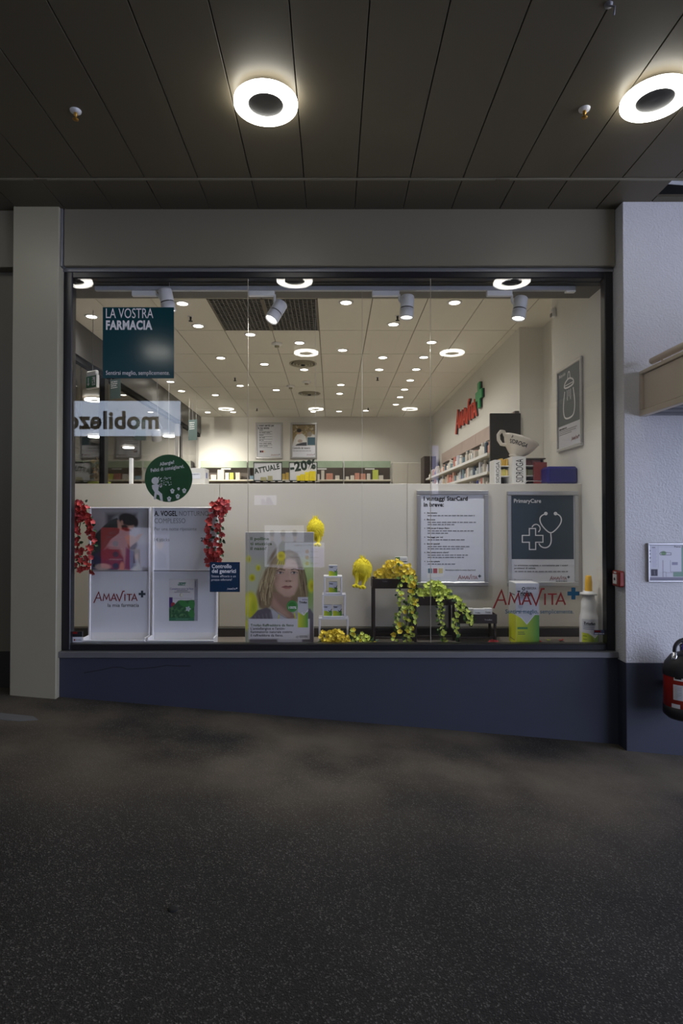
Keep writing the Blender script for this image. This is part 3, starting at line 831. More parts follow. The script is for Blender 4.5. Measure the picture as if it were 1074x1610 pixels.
# display: floor, partition with dark skirting, seams
struct(B(X0 - .2, XD, 4.83, PY + .1, FZ - .06, FZ).build('floor_display', M['displayfloor']))
pz1 = at(530, 760.5, PY).z; pz0 = at(530, 985, PY).z
seams = [at(345, 800, PY).x, at(640, 800, PY).x]
pw = struct(B(X0 - .25, XD, PY + .02, PY + .62, IF, pz1 - .004).build('wall_partition', M['partition']))
xs_ = [X0 - .25] + seams + [at(920, 800, PY).x, XD - .002]
for a, b_ in zip(xs_[:-1], xs_[1:]): B(a + .0015, b_ - .0015, PY, PY + .019, pz0, pz1, .002).build('panel', M['partition'], pw)
B(X0 - .25, XD - .002, PY - .012, PY + .019, FZ, pz0 - .012, .002).build('skirting_board', M['skirting'], pw)
B(X0 - .25, XD - .002, PY - .006, PY + .019, pz0 - .012, pz0 - .004, .001).build('skirting_lip', M['beige'], pw)
struct(B(X0 - .26, X0 - .2, 4.98, PY + .6, FZ - .05, CZ - .0).build('wall_display_left', M['white_wall']) if 0 else B(X0 - .26, X0 - .25, PY, PY + .6, FZ, pz1).build('wall_display_left', M['white_wall']))

# ---------------------------------------------------------------- lamps in the shop
DL = [MB().lathe([(.060, -.001), (.062, -.010), (.084, -.008), (.086, 0.0)], 24).mesh('trim_ring', M['white']),
      MB().lathe([(0, -.0065), (.061, -.0065)], 24).mesh('lens', M['down_glow'])]
c4 = [(602, 150), (802, 242), (963, 318), (405, 320), (587, 351), (198, 285), (73, 384), (257, 410), (425, 433), (757, 382), (930, 381), (742, 433), (898, 432), (155, 501), (307, 519), (580, 497), (575, 534), (873, 478), (849, 517), (830, 549), (812, 580), (50, 540), (572, 609), (463, 610), (125, 612), (685, 606), (1060, 150)]
c3 = [(682, 580), (187, 651), (768, 702), (617, 1006), (677, 1056), (820, 1172)]
pts = [(320 + a * .37244, 420 + b_ * .37244) for a, b_ in c4] + [(90 + a * .28864, 310 + b_ * .28864) for a, b_ in c3]
P3 = sorted([at_z(a, b_, CZ - .006) for a, b_ in pts], key=lambda q: q.y)
rows = []
for q in P3:
    if rows and q.y - rows[-1][0].y < .42: rows[-1].append(q)
    else: rows.append([q])
ordn = ['first', 'second', 'third', 'fourth', 'fifth', 'sixth', 'seventh', 'eighth', 'ninth', 'tenth', 'eleventh', 'twelfth', 'thirteenth', 'fourteenth', 'fifteenth']
for i, rw_ in enumerate(rows):
    rw_.sort(key=lambda q: q.x)
    for j, q in enumerate(rw_):
        lb = 'small round downlight, %s from the left in the %s ceiling row' % (ordn[j], ordn[i])
        t = thing('downlight', lb, 'downlight', (q.x, q.y, CZ), group='downlights in the shop ceiling')
        link('trim_ring', DL[0], t); link('lens', DL[1], t)
        spot(t, (0, 0, -.02), (0, 0, -3), DOWN_W, radians(150), .9, WARM, .06)
# ring lamps of the hall behind the glazed side
for (px, py, n) in ((148, 629, 'nearest one'), (149, 687, 'below the dark exit sign'), (202, 704, 'farthest, low over the back shelf'), (267, 686, 'beside the mullion')):
    q = at_z(px, py, CZ - .05)
    if q.y > YH - .4: q = Vector((q.x * (YH - .5) / q.y, YH - .5, CZ))
    if q.x > XL - .4: q.x = XL - .4
    t = ring_lamp(q.x, q.y, 'ring lamp of the hall behind the glazed side, ' + n, 'ring lamps in the side hall')
# detectors, air diffusers, sprinklers in the shop ceiling
for (px, py, n) in ((435.5, 539.7, 'nearest the grille'), (482, 599.8, 'between the two air diffusers'), (457, 606.5, 'beside the second air diffuser')):
    q = at_z(px, py, CZ)
    t = thing('smoke_detector', 'small white smoke detector on the shop ceiling, ' + n, 'smoke detector', (q.x, q.y, CZ))
    MB().lathe([(.075, 0), (.075, -.02), (.05, -.035), (0, -.037)], 24).build('base', M['white'], t); MB().lathe([(.035, -.036), (.03, -.06), (0, -.062)], 16).build('sensor', M['beige_light'], t)
for (px, py, n) in ((476.5, 571.5, 'nearer'), (486.5, 618.5, 'farther')):
    q = at_z(px, py, CZ)
    t = thing('air_diffuser', 'round white air diffuser in the shop ceiling, the %s of two' % n, 'vent', (q.x, q.y, CZ))
    for k, r0 in enumerate((.22, .165, .115, .07)): MB().lathe([(r0, 0), (r0, -.012 - .006 * k), (r0 - .03, -.006 - .006 * k), (r0 - .032, 0)], 28).build('ring', M['beige_light'], t)
    MB().lathe([(.035, 0), (.03, -.04), (0, -.045)], 16).build('core', M['dark'], t)
for (px, py, n) in ((369.5, 593.7, 'left of the hanging joint'), (625, 496.5, 'behind the middle spotlight'), (593.7, 593, 'in the middle of the ceiling'), (579, 641, 'near the back wall'), (404, 642, 'over the back wall posters'), (299.8, 497.6, 'beside the teal sign')):
    q = at_z(px, py, CZ)
    t = thing('sprinkler', 'tiny dark sprinkler in the shop ceiling, ' + n, 'sprinkler', (q.x, q.y, CZ), group='sprinklers in the shop ceiling')
    MB().lathe([(.03, 0), (.028, -.006), (0, -.008)], 14).build('rose', M['white'], t); MB().lathe([(.014, -.006), (.010, -.05), (.026, -.055), (.026, -.06), (0, -.062)], 10).build('head', M['dark'], t)

# spotlight rail and its spotlights over the display
TY = 4.90
tz = min(at(500, 449, TY).z, SOF - .004)
xa, xb = at(150, 450, TY).x, at(904, 450, TY).x
t = thing('light_rail', 'pale grey spotlight rail under the dark soffit above the window display', 'light rail', (0, TY, tz))
B(xa, xb, -.018, .018, -.036, 0, .003).build('rail_profile', mat('rail_grey_paint', C(158, 160, 166), .4), t)
for x_ in (xa + .3, -.1, xb - .3): B(x_ - .01, x_ + .01, -.006, .006, 0, SOF - tz).build('hanger', M['spot_grey'], t)
B(xb - .08, xb, -.02, .02, -.05, -.036, .002).build('end_feed', M['white'], t)


def track_spot(px0, px1, pxh, pyh, tilt, yaw, label, target=None, watt=TRACK_W):
    xa_ = at(px0, 455, TY).x; xb_ = at(px1, 455, TY).x; hc = at(pxh, pyh, TY)
    t = thing('track_spotlight', label, 'spotlight', (hc.x, TY, hc.z), group='spotlights on the display rail')
    zt_ = tz - .037 - hc.z
    B(xa_ - hc.x, xb_ - hc.x, -.018, .018, zt_ - .045, zt_, .004).build('adapter', M['spot_grey'], t)
    sx = xb_ - hc.x
    MB().path([(sx, 0, zt_ - .03), (sx, 0, .06), (sx * .5, 0, .02), (0, 0, 0)], .010, 8).build('arm', M['spot_grey'], t)
    R = Matrix.Rotation(yaw, 3, 'Z') @ Matrix.Rotation(tilt, 3, 'Y')
    MB().lathe([(0, .10), (.05, .10), (.056, .092), (.056, .0), (.053, -.002), (.053, -.010), (.057, -.012), (.057, -.085), (.052, -.088), (.048, -.07), (.046, -.06)], 28, mtx=R).build('head', M['spot_grey'], t)
    MB().lathe([(.0535, -.001), (.0545, -.006), (.0535, -.0105)], 28, mtx=R).build('shadow_joint', M['dark'], t)
    MB().lathe([(0, -.075), (.049, -.075)], 24, mtx=R).build('lens', M['spot_glow'], t)
    d = R @ Vector((0, 0, -1))
    spot(t, d * .10, d * 2, watt, radians(120), .8, (1, .98, .92), .045)
    return t


track_spot(208, 246, 263, 474, radians(-12), .5, 'grey track spotlight half hidden behind the teal sign')
track_spot(391, 432, 434, 491, radians(32), .6, 'grey track spotlight tilted to one side under the rail, beside the ceiling grille')
track_spot(585, 628, 640, 484, radians(3), .4, 'grey track spotlight pointing straight down near the middle of the rail')
track_spot(765, 805, 817, 486, radians(10), .4, 'grey track spotlight nearest the display side wall', watt=TRACK_W * .5)

# two spotlights hung from the header, lighting the far wall
for (px, py, Y, n, tgt) in ((246, 685, 9.4, 'nearer', (-3.6, 14.4, 2.8)), (302, 682, 12.6, 'farther', (-2.75, 14.4, 2.45))):
    q = at(px, py, Y)
    t = thing('wall_spotlight', 'grey cylinder spotlight hung by the dark header beam, the %s one' % n, 'spotlight', (q.x, q.y, q.z))
    MB().lathe([(0, .09), (.07, .085), (.075, .07), (.075, -.08), (.068, -.085), (.06, -.06), (0, -.058)], 20, mtx=Matrix.Rotation(.5, 3, 'X')).build('head', M['spot_grey'], t)
    MB().path([(0, 0, .05), (.09, 0, .12), (.02, 0, .25), (0.0, 0, CZ - q.z)], .005, 8).build('arm', M['spot_grey'], t)
    spot(t, (0, .05, -.12), Vector(tgt) - q, WALLSPOT_W, radians(70), .8, (1, .92, .78), .05)


class Pl:
    """plane facing the passage at depth Y: pixel columns and rows turned into metres from an origin"""
    def __init__(s, Y, px=None, py=None):
        s.Y = Y; o = at(px, py, Y) if px is not None else Vector((0, Y, 0)); s.o = o

    def x(s, px): return at(px, 800, s.Y).x - s.o.x

    def z(s, py): return at(530, py, s.Y).z - s.o.z

    def loc(s): return (s.o.x, s.Y, s.o.z)


def on_glass(p):
    """lay a sticker on the leaning outer face of the glass"""
    return (p.o.x, GY - (p.o.z - zi0) * sin(TILT) - .0015, p.o.z), (TILT, 0, 0)


SY = GY - .005


def ordinal(n):
    u = ['zeroth'] + ordn + ['sixteenth', 'seventeenth', 'eighteenth', 'nineteenth', 'twentieth']
    if n <= 20: return u[n]
    te = {2: 'twenty', 3: 'thirty', 4: 'forty', 5: 'fifty'}; ti = {3: 'thirtieth', 4: 'fortieth', 5: 'fiftieth'}
    return ti[n // 10] if n % 10 == 0 else te[n // 10] + ' ' + u[n % 10]


# ================================================================ THINGS IN THE WINDOW DISPLAY
# ---------------------------------------------------------------- two display stand units
def stand_unit(px0, px1, label):
    p = Pl(5.0, px0, 1012); p.o.z = FZ
    t = thing('display_stand', label, 'display stand', (p.o.x, 5.0, FZ))
    W = p.x(px1); zt_ = p.z(797.5); zm = p.z(897); zl = p.z(994); zy = p.z(1000)
    for a in ((0, .016, -.02, .02, .0, zt_), (W - .016, W, -.02, .02, .0, zt_), (.016, W - .016, -.02, .02, zt_ - .012, zt_)): B(*a, .003).build('post' if a[4] == 0 else 'top_bar', M['white_metal'], t)
    B(.016, W - .016, -.004, .006, zm + .004, zt_ - .012).build('poster_panel', M['paper'], t)
    B(.016, W - .016, -.010, .006, zl, zm - .004).build('lower_panel', M['paper'], t)
    B(.016, W - .016, .008, .016, .03, zm).build('back_panel', M['white'], t)
    B(.016, W - .016, -.014, -.003, zm - .005, zm + .004, .001).build('cross_bar', M['sill'], t)
    B(.0, W - .001, -.14, .02, zy - .055, zy - .045, .002).build('tray_floor', M['white_metal'], t)
    B(.0, W - .001, -.145, -.135, zy - .05, zy - .006, .002).build('tray_front', M['white_metal'], t)
    for x_ in (.0, W - .011): B(x_, x_ + .01, -.135, .02, zy - .05, zy + .012, .002).build('tray_side', M['white_metal'], t)
    for x_ in (.03, W - .07): B(x_, x_ + .04, -.10, .0, .0, zy - .055, .003).build('foot', M['white_metal'], t)
    MB().lathe([(.008, 0), (.008, .004), (0, .004)], 10, mtx=Matrix.Rotation(pi / 2, 3, 'X')).build('plug', M['dark'], t, (W * .9, -.145, zy - .026))
    return t, p


t, p = stand_unit(140, 237.5, 'white display stand with a photo of a bearded man above the red word mark')
pa = Paint(446, 477, 150, (150, 148, 152)); pa.rect(300, 0, 446, 477, (172, 172, 180), 30); pa.rect(115, 38, 350, 130, (70, 70, 76), 12); pa.ell(230, 90, 60, 40, (160, 160, 166), 10)
pa.ell(440, 120, 60, 90, (140, 138, 142), 20)
pa.poly([(0, 240), (40, 190), (100, 130), (160, 85), (200, 70), (225, 120), (215, 190), (150, 240), (110, 300), (60, 360), (0, 420)], (52, 60, 58), 3)
pa.poly([(60, 260), (150, 200), (120, 300), (40, 390)], (66, 76, 74), 14, a=.6)
pa.poly([(200, 90), (235, 80), (260, 120), (240, 170), (205, 150)], (178, 140, 122), 3); pa.ell(270, 120, 62, 52, (182, 142, 124), 4, .5)
pa.ell(282, 84, 74, 46, (38, 34, 34), 4, .25); pa.ell(345, 110, 18, 34, (42, 36, 36), 4); pa.poly([(232, 130), (262, 120), (300, 150), (310, 172), (270, 176), (236, 160)], (58, 44, 40), 4)
pa.ell(236, 108, 10, 16, (170, 130, 112), 3); pa.ell(302, 148, 18, 12, (190, 150, 132), 4)
pa.poly([(0, 400), (30, 352), (90, 320), (190, 330), (250, 380), (256, 440), (200, 477), (0, 477)], (60, 62, 92), 4); pa.poly([(40, 360), (120, 300), (220, 310), (240, 370), (100, 400)], (84, 56, 70), 10)
pa.ell(90, 452, 62, 26, (170, 156, 150), 4); pa.ell(240, 452, 20, 36, (176, 140, 128), 4)
pa.poly([(270, 300), (330, 330), (350, 440), (300, 477), (258, 470)], (64, 68, 104), 6); pa.ell(320, 280, 36, 42, (64, 50, 44), 5, .3); pa.ell(310, 232, 46, 24, (190, 152, 132), 5, .2); pa.poly([(270, 250), (330, 240), (360, 200), (400, 195), (360, 250), (300, 300)], (182, 146, 128), 4)
W = p.x(237.5); zt_ = p.z(797.5); zm = p.z(897)
link('photo_print', pa.mesh('photo_print', W - .032, zt_ - .012 - zm - .004, M['print']), t, (.016, -.0052, zm + .004))
u = p.z(937) - p.z(947)
u = (p.x(228.5) - p.x(149)) / 7.4
logo(t, p.x(150), p.z(944.5), u, y=-.0105, red=M['red_ink'])
text('la mia farmacia', .030, p.x(171), p.z(954), M['ink'], t, y=-.0105, width=p.x(220) - p.x(171))

t, p = stand_unit(239, 342.5, 'white display stand with large lettering above a picture of a green medicine carton')
text('A. VOGEL', .040, p.x(243), p.z(811), M['ink'], t, y=-.0045, bold=.03, width=p.x(279) - p.x(243))
text('NOTTURNO', .040, p.x(282), p.z(811), M['ink_grey'], t, y=-.0045, width=p.x(328) - p.x(282))
text('COMPLESSO', .040, p.x(243), p.z(822.5), M['ink_grey'], t, y=-.0045, width=p.x(292) - p.x(243))
text('Per una notte riposante', .028, p.x(243), p.z(834), M['ink_grey'], t, y=-.0045, width=p.x(309.5) - p.x(243))
text('14 sticks', .028, p.x(243), p.z(851), M['ink_grey'], t, y=-.0045, width=p.x(267) - p.x(243))
text('22.90', .030, p.x(316), p.z(851), M['ink'], t, y=-.0045, bold=.03, width=p.x(334) - p.x(316))
# picture of the medicine carton, a print with a shaded side face
pa = Paint(376, 540, 110, (196, 196, 204)); pa.rect(330, 0, 376, 540, (150, 150, 164)); pa.poly([(330, 0), (376, 0), (366, 10), (330, 12)], (166, 166, 176))
pa.rect(0, 12, 330, 540, (205, 205, 210)); pa.rect(0, 236, 46, 470, (70, 46, 120)); pa.ell(52, 330, 28, 30, (150, 44, 60))
pa.poly([(0, 540), (0, 380), (60, 340), (120, 280), (330, 272), (330, 540)], (44, 92, 60), 2)
rr = random.Random(4)
for i in range(60): pa.ell(rr.uniform(5, 220), rr.uniform(370, 500), rr.uniform(8, 22), rr.uniform(6, 14), rr.choice([(70, 116, 76), (54, 100, 62), (92, 130, 88), (36, 84, 56)]), 2, rr.uniform(0, 3))
for (a, b_, c_, d_, e_) in ((190, 320, 70, 34, .5), (290, 330, 46, 60, .2), (290, 440, 40, 60, -.4), (180, 290, 50, 14, .1)): pa.ell(a, b_, c_, d_, (58, 128, 66), 3, e_)
for k in range(5): pa.ell(250 + 20 * cos(k * 1.257), 385 + 20 * sin(k * 1.257), 15, 11, (190, 200, 212), 2, k * 1.257)
pa.rect(0, 500, 330, 540, (54, 110, 84)); pa.poly([(112, 76), (128, 46), (222, 46), (206, 84), (118, 84)], (44, 110, 92)); pa.line([(90, 518), (250, 518)], 5, (120, 160, 140))
pa.ell(160, 206, 24, 24, (170, 170, 150)); pa.ell(166, 206, 15, 20, (214, 214, 206)); pa.line([(50, 250), (300, 250)], 6, (170, 166, 184)); pa.line([(100, 152), (240, 152)], 8, (110, 110, 120)); pa.line([(70, 170), (270, 170)], 8, (120, 120, 130)); pa.line([(345, 30), (345, 100)], 10, (110, 110, 130))
cw, ch = p.x(312) - p.x(267), p.z(910) - p.z(976)
cm = pa.mesh('carton_print', cw, ch, M['print']); link('carton_print', cm, t, (p.x(267), -.0112, p.z(976)))
text('A.Vogel', .012, p.x(281), p.z(919), M['white_ink'], t, y=-.0125, shear=.2, width=p.x(293) - p.x(281))
text('Complexe pour la Nuit', .018, p.x(268.5), p.z(927), M['purple'], t, y=-.0125, width=p.x(305.5) - p.x(268.5))

# ---------------------------------------------------------------- big poster of the blonde woman
p = Pl(5.0, 385.5, 1016); p.o.z = FZ
t = thing('advert_board', 'tall poster board of a blonde woman among yellow flowers, standing on the display floor', 'poster', (p.o.x, 5.0, FZ))
W = p.x(493.5); Hh = p.z(836.5)
B(0, W, .001, .02, 0, Hh, .001).build('board', M['white'], t)
B(W * .3, W * .7, .02, .10, 0, .25, .004).build('rear_foot', M['white'], t)
pa = Paint(832, 1385, 200, (168, 168, 166))
G = [(178, 196, 120), (206, 214, 150), (140, 176, 90)]
pa.poly([(0, 330), (240, 300), (300, 1000), (0, 1100)], (176, 182, 150), 40); pa.rect(640, 300, 832, 900, (164, 190, 110), 50); pa.ell(780, 480, 90, 160, (186, 206, 140), 40); pa.ell(770, 760, 70, 150, (130, 166, 80), 30); pa.ell(60, 620, 90, 260, (190, 194, 170), 40)
pa.rect(0, 0, 832, 330, (172, 172, 170), 30)
for cx, cy, rx, ry in ((35, 330, 30, 44), (155, 440, 28, 36), (80, 560, 38, 46), (805, 660, 40, 80)):
    pa.ell(cx, cy, rx, ry, (206, 206, 40), 6); pa.ell(cx + 4, cy + 6, rx * .4, ry * .4, (170, 160, 30), 6)
pa.ell(60, 900, 95, 170, (204, 204, 44), 8); pa.ell(30, 860, 60, 90, (224, 222, 70), 14); pa.ell(100, 930, 30, 90, (176, 186, 40), 10)
pa.rect(0, 1060, 60, 1385, (150, 160, 140), 10); pa.ell(20, 1140, 40, 70, (196, 200, 70), 8)
# hair behind
H0 = (132, 114, 86)
pa.poly([(330, 330), (420, 240), (540, 215), (640, 260), (690, 380), (735, 560), (765, 740), (760, 900), (690, 850), (540, 870), (350, 880), (250, 960), (170, 930), (130, 760), (170, 620), (230, 500), (280, 420)], H0, 6)
# jacket, shirt
pa.poly([(50, 1070), (150, 960), (260, 930), (330, 960), (360, 1080), (640, 1060), (700, 960), (790, 940), (832, 1010), (832, 1385), (50, 1385)], (98, 92, 102), 4)
pa.poly([(310, 950), (420, 1000), (560, 1070), (640, 1020), (700, 1100), (690, 1385), (400, 1385)], (178, 178, 190), 5)
for i in range(6): pa.line([(70 + 46 * i, 1050 - 12 * i), (110 + 44 * i, 1170)], 9, (122, 116, 126), 3)
# neck, face
SK = (190, 158, 142)
pa.poly([(340, 740), (560, 800), (560, 980), (620, 1060), (520, 1065), (420, 990), (310, 930)], (150, 118, 104), 5); pa.poly([(340, 800), (420, 900), (520, 1000), (560, 1060), (440, 1010), (320, 920)], (176, 142, 126), 10)
pa.poly([(340, 400), (420, 340), (560, 330), (650, 400), (660, 540), (640, 660), (600, 770), (540, 800), (470, 790), (390, 720), (345, 600)], SK, 6)
pa.poly([(345, 420), (400, 560), (400, 700), (350, 620)], (156, 124, 108), 16); pa.ell(560, 640, 60, 70, (204, 172, 156), 24); pa.ell(440, 660, 50, 60, (198, 164, 148), 24)
pa.ell(530, 400, 90, 50, (204, 174, 158), 24)
# fringe and side locks
pa.poly([(310, 520), (340, 350), (430, 270), (560, 250), (600, 280), (520, 300), (470, 400), (440, 480), (400, 420), (350, 560), (345, 700), (310, 800)], (146, 128, 98), 5)
pa.poly([(600, 270), (660, 320), (690, 480), (680, 640), (660, 660), (655, 480), (620, 360)], (122, 104, 80), 5)
rr = random.Random(9)
for i in range(46):
    x_ = rr.uniform(170, 320); y0 = rr.uniform(420, 650); pa.line([(x_ + 40, y0), (x_, y0 + 130), (x_ - 10 + rr.uniform(-20, 40), y0 + 260)], rr.uniform(4, 9), rr.choice([(186, 170, 132), (110, 92, 68), (200, 184, 146), (96, 80, 60), (164, 142, 106)]), 2)
for i in range(24):
    x_ = rr.uniform(655, 740); y0 = rr.uniform(440, 660); pa.line([(x_ - 20, y0), (x_ + 8, y0 + 110), (x_ + 14, y0 + 190)], rr.uniform(4, 8), rr.choice([(158, 142, 112), (96, 80, 60), (172, 156, 120), (84, 70, 54)]), 2)
# features
pa.line([(382, 478), (420, 456), (478, 466)], 12, (84, 66, 54), 2); pa.line([(562, 462), (600, 450), (652, 470)], 12, (84, 66, 54), 2)
for ex in (422, 590):
    pa.ell(ex, 500, 42, 14, (214, 196, 188), 2); pa.ell(ex + 4, 498, 15, 14, (70, 74, 80), 2); pa.line([(ex - 44, 502), (ex - 10, 484), (ex + 44, 498)], 8, (50, 40, 38), 2); pa.line([(ex - 40, 508), (ex, 516), (ex + 40, 506)], 4, (120, 92, 84), 2)
pa.line([(540, 480), (548, 560), (556, 596)], 10, (206, 176, 160), 4); pa.ell(525, 602, 34, 10, (146, 110, 98), 5); pa.ell(500, 604, 9, 6, (96, 66, 60), 2); pa.ell(546, 604, 9, 6, (96, 66, 60), 2)
pa.poly([(440, 676), (490, 656), (522, 664), (550, 656), (572, 674), (522, 682)], (140, 88, 84), 2); pa.poly([(440, 676), (522, 682), (572, 674), (540, 700), (490, 700)], (172, 114, 108), 2); pa.line([(446, 677), (568, 675)], 5, (92, 54, 54), 2)
pa.line([(320, 920), (400, 1000), (480, 1050), (520, 1058), (580, 1040)], 5, (120, 104, 96), 2)
# pollen figure on the forehead
pa.ell(436, 295, 52, 58, (222, 206, 40), 4); pa.ell(430, 290, 22, 18, (180, 160, 30), 8)
for dx in (-40, -8, 20, 46): pa.line([(436 + dx * .6, 340), (430 + dx, 400)], 11, (214, 200, 44), 2)
pa.ell(330, 290, 20, 90, (120, 104, 84), 6, .5)
pa.line([(410, 1020), (404, 1070)], 14, (206, 206, 50), 2); pa.line([(600, 1000), (610, 1070)], 14, (206, 206, 50), 2)
# green round seal, pack, caption panel
pa.ell(570, 912, 68, 72, (64, 140, 66), 2); pa.ell(570, 912, 56, 60, (110, 176, 110), 2); pa.ell(570, 912, 51, 55, (58, 132, 60), 2)
pa.rect(40, 1068, 786, 1320, (206, 206, 214), 1.5)
pa.rect(640, 800, 764, 1176, (196, 196, 206), 1.5); pa.hgrad(640, 985, 764, 1172, (212, 214, 60), (90, 160, 70)); pa.poly([(640, 980), (700, 1020), (764, 950), (764, 900), (640, 900)], (200, 200, 208), 2); pa.line([(690, 990), (712, 1022), (764, 960)], 9, (236, 236, 236), 2)
link('photo_print', pa.mesh('photo_print', W - .004, Hh - .004, M['print']), t, (.002, 0, .002))
mx_ = lambda zx: p.x(380 + zx * 120 / 920); mz_ = lambda zy: p.z(810 + zy * 210 / 1610)
for s_, zx0, zx1, zy, m_, bo in (('Il polline', 105, 330, 300, 'green_ink', .02), ('ti stuzzica', 105, 366, 360, 'green_ink', .02), ('il naso?', 105, 300, 418, 'green_ink', .02),
                             ('Triofan Raffreddore da fieno', 110, 628, 1340, 'green_ink', .015), ("L'antiallergico e l'antin-", 110, 525, 1380, 'ink', .01), ('fiammatorio naturale contro', 110, 612, 1420, 'ink', .01), ('il raffreddore da fieno.', 110, 502, 1462, 'ink', .01),
                             ('100%', 568, 662, 1128, 'white_ink', .03), ('Triofan', 694, 788, 1062, 'ink', .04), ('VERFORA', 694, 796, 1478, 'ink', .0), ('verfora', 730, 796, 1028, 'purple', .0)):
    text(s_, .0246 if zy < 500 else .020 if zy > 1100 else .017, mx_(zx0), mz_(zy), M[m_], t, y=-.0008, bold=bo, width=mx_(zx1) - mx_(zx0))
g = MB(); bars(g, mx_(110), mz_(1494), mx_(450) - mx_(110), .004, -.0008, 3); g.stroke([(mx_(656), mz_(1474)), (mx_(666), mz_(1458)), (mx_(684), mz_(1462)), (mx_(676), mz_(1478)), (mx_(660), mz_(1474))], .004, -.0008); g.build('small_print', M['ink_grey'], t)

# ---------------------------------------------------------------- white stepped frames and the small packs


def pack_paint(big=False):
    pa = Paint(130, 160, 60 if not big else 120, (206, 206, 214))
    return pa


def small_pack_mesh():
    pa = Paint(100, 124, 40, (200, 202, 214)); pa.hgrad(0, 66, 100, 124, (206, 210, 40), (60, 140, 60)); pa.poly([(0, 66), (30, 62), (62, 78), (84, 60), (100, 56), (100, 40), (0, 40)], (200, 202, 214), 1); pa.line([(62, 62), (76, 78), (98, 46)], 7, (40, 50, 60), 1)
    pa.line([(8, 18), (60, 18)], 4, (160, 160, 174)); return pa


SP = small_pack_mesh()


def small_pack(px0, px1, py0, py1, Y, label, group='small medicine packs on the white frames', zb=None):
    p = Pl(Y, px0, py1); W = p.x(px1); Hh = p.z(py0)
    z_ = p.o.z if zb is None else zb
    t = thing('medicine_pack', label, 'medicine pack', (p.o.x, Y, z_), group=group)
    B(0, W, .0005, .045, 0, Hh, .0006).build('carton', M['white'], t)
    link('front_print', SP.mesh('front_print', W, Hh, M['print']), t)
    text('Triofan', Hh * .12, W * .06, Hh * .76, M['ink'], t, y=-.0004, bold=.03, width=W * .42)
    return t


def step_frame(px0, px1, py0, py1, label, bottom=True, Y=4.98):
    p = Pl(Y, px0, py1); W = p.x(px1); 
    if not bottom: p.o.z = FZ
    Hh = p.z(py0); t = thing('display_riser', label, 'display frame', (p.o.x, Y, p.o.z), group='white stepped display frames')
    w_ = .014; D_ = .13
    B(0, W, 0, D_, Hh - w_, Hh, .0015).build('top_board', M['white_metal'], t)
    for x_ in (0, W - w_): B(x_, x_ + w_, 0, D_, 0, Hh - w_, .0015).build('side_board', M['white_metal'], t)
    if bottom: B(w_, W - w_, 0, D_, 0, w_, .0015).build('bottom_board', M['white_metal'], t)
    return p.o.z + Hh, p.o.z


zA, _ = step_frame(501, 548, 971.5, 1014, 'white open display frame at the foot of the stack, over the yellow flowers', False)
zB, zb0 = step_frame(506.5, 543.5, 934.5, 971.5, 'white open display frame in the middle of the stack, holding two packs')
zC, zc0 = step_frame(509, 538, 906, 934.5, 'smallest white open display frame on top of the stack, holding one pack')
small_pack(517, 530.5, 889, 906, 5.0, 'small white and green medicine pack standing alone on top of the white frames', zb=zC)
small_pack(517, 530.5, 915, 931.5, 5.0, 'small white and green medicine pack inside the smallest white frame', zb=zc0 + .014)
small_pack(507.9, 522, 952.5, 969.5, 5.0, 'small white and green medicine pack in the middle frame, next to the woman poster', zb=zb0 + .014)
small_pack(523.5, 537.4, 952.5, 969.5, 5.0, 'small white and green medicine pack in the middle frame, nearer the plant stand', zb=zb0 + .014)

# ---------------------------------------------------------------- big display carton and spray bottle
p = Pl(4.98, 811.5, 1014); p.o.z = FZ
W = p.x(847); Hh = p.z(917)
t = thing('display_carton', 'giant white and lime medicine carton standing behind the red word mark on the glass', 'display carton', (p.o.x, 4.98, FZ))
B(0, W, .001, .20, 0, Hh, .002).build('carton', M['white'], t)
pa = Paint(132, 312, 110, (204, 206, 214)); pa.hgrad(0, 160, 132, 312, (206, 214, 40), (70, 146, 60)); pa.poly([(0, 160), (30, 176), (62, 206), (104, 160), (132, 118), (132, 100), (0, 100)], (204, 206, 214), 1)
pa.line([(28, 170), (62, 206), (108, 156)], 3.2, (232, 236, 236), 1); pa.rect(8, 220, 66, 231, (70, 130, 80)); pa.line([(12, 246), (46, 246)], 4, (90, 110, 60)); pa.line([(12, 255), (50, 255)], 4, (90, 110, 60)); pa.line([(8, 78), (60, 78)], 4, (130, 150, 180)); pa.line([(8, 85), (44, 85)], 3, (150, 160, 190)); pa.ell(26, 116, 14, 12, (180, 184, 196), 2); pa.line([(8, 142), (46, 142)], 4, (120, 130, 150)); pa.ell(26, 298, 9, 5, (110, 150, 60), 1)
link('front_print', pa.mesh('front_print', W, Hh, M['print']), t)
pa = Paint(60, 312, 40, (190, 192, 196)); pa.rect(0, 162, 60, 312, (206, 212, 40)); pa.line([(10, 60), (50, 60)], 6, (60, 60, 70)); pa.line([(12, 290), (48, 290)], 5, (110, 120, 50))
link('side_print', pa.mesh('side_print', .196, Hh - .002, M['print']), t, (-.0006, .199, .001), (0, 0, -pi / 2))
text('Triofan', .042, W * .06, Hh * .795, M['ink'], t, y=-.001, bold=.035, width=W * .62)
text('VERFORA', .020, W * .42, Hh * .90, M['ink'], t, y=-.001, width=W * .46); MB().annulus(W * .33, Hh * .912, .008, .014, -.0005).build('maker_mark', M['ink'], t)
text('Heuschnupfen', .014, W * .06, Hh * .765, M['teal_ink'], t, y=-.001, width=W * .42)

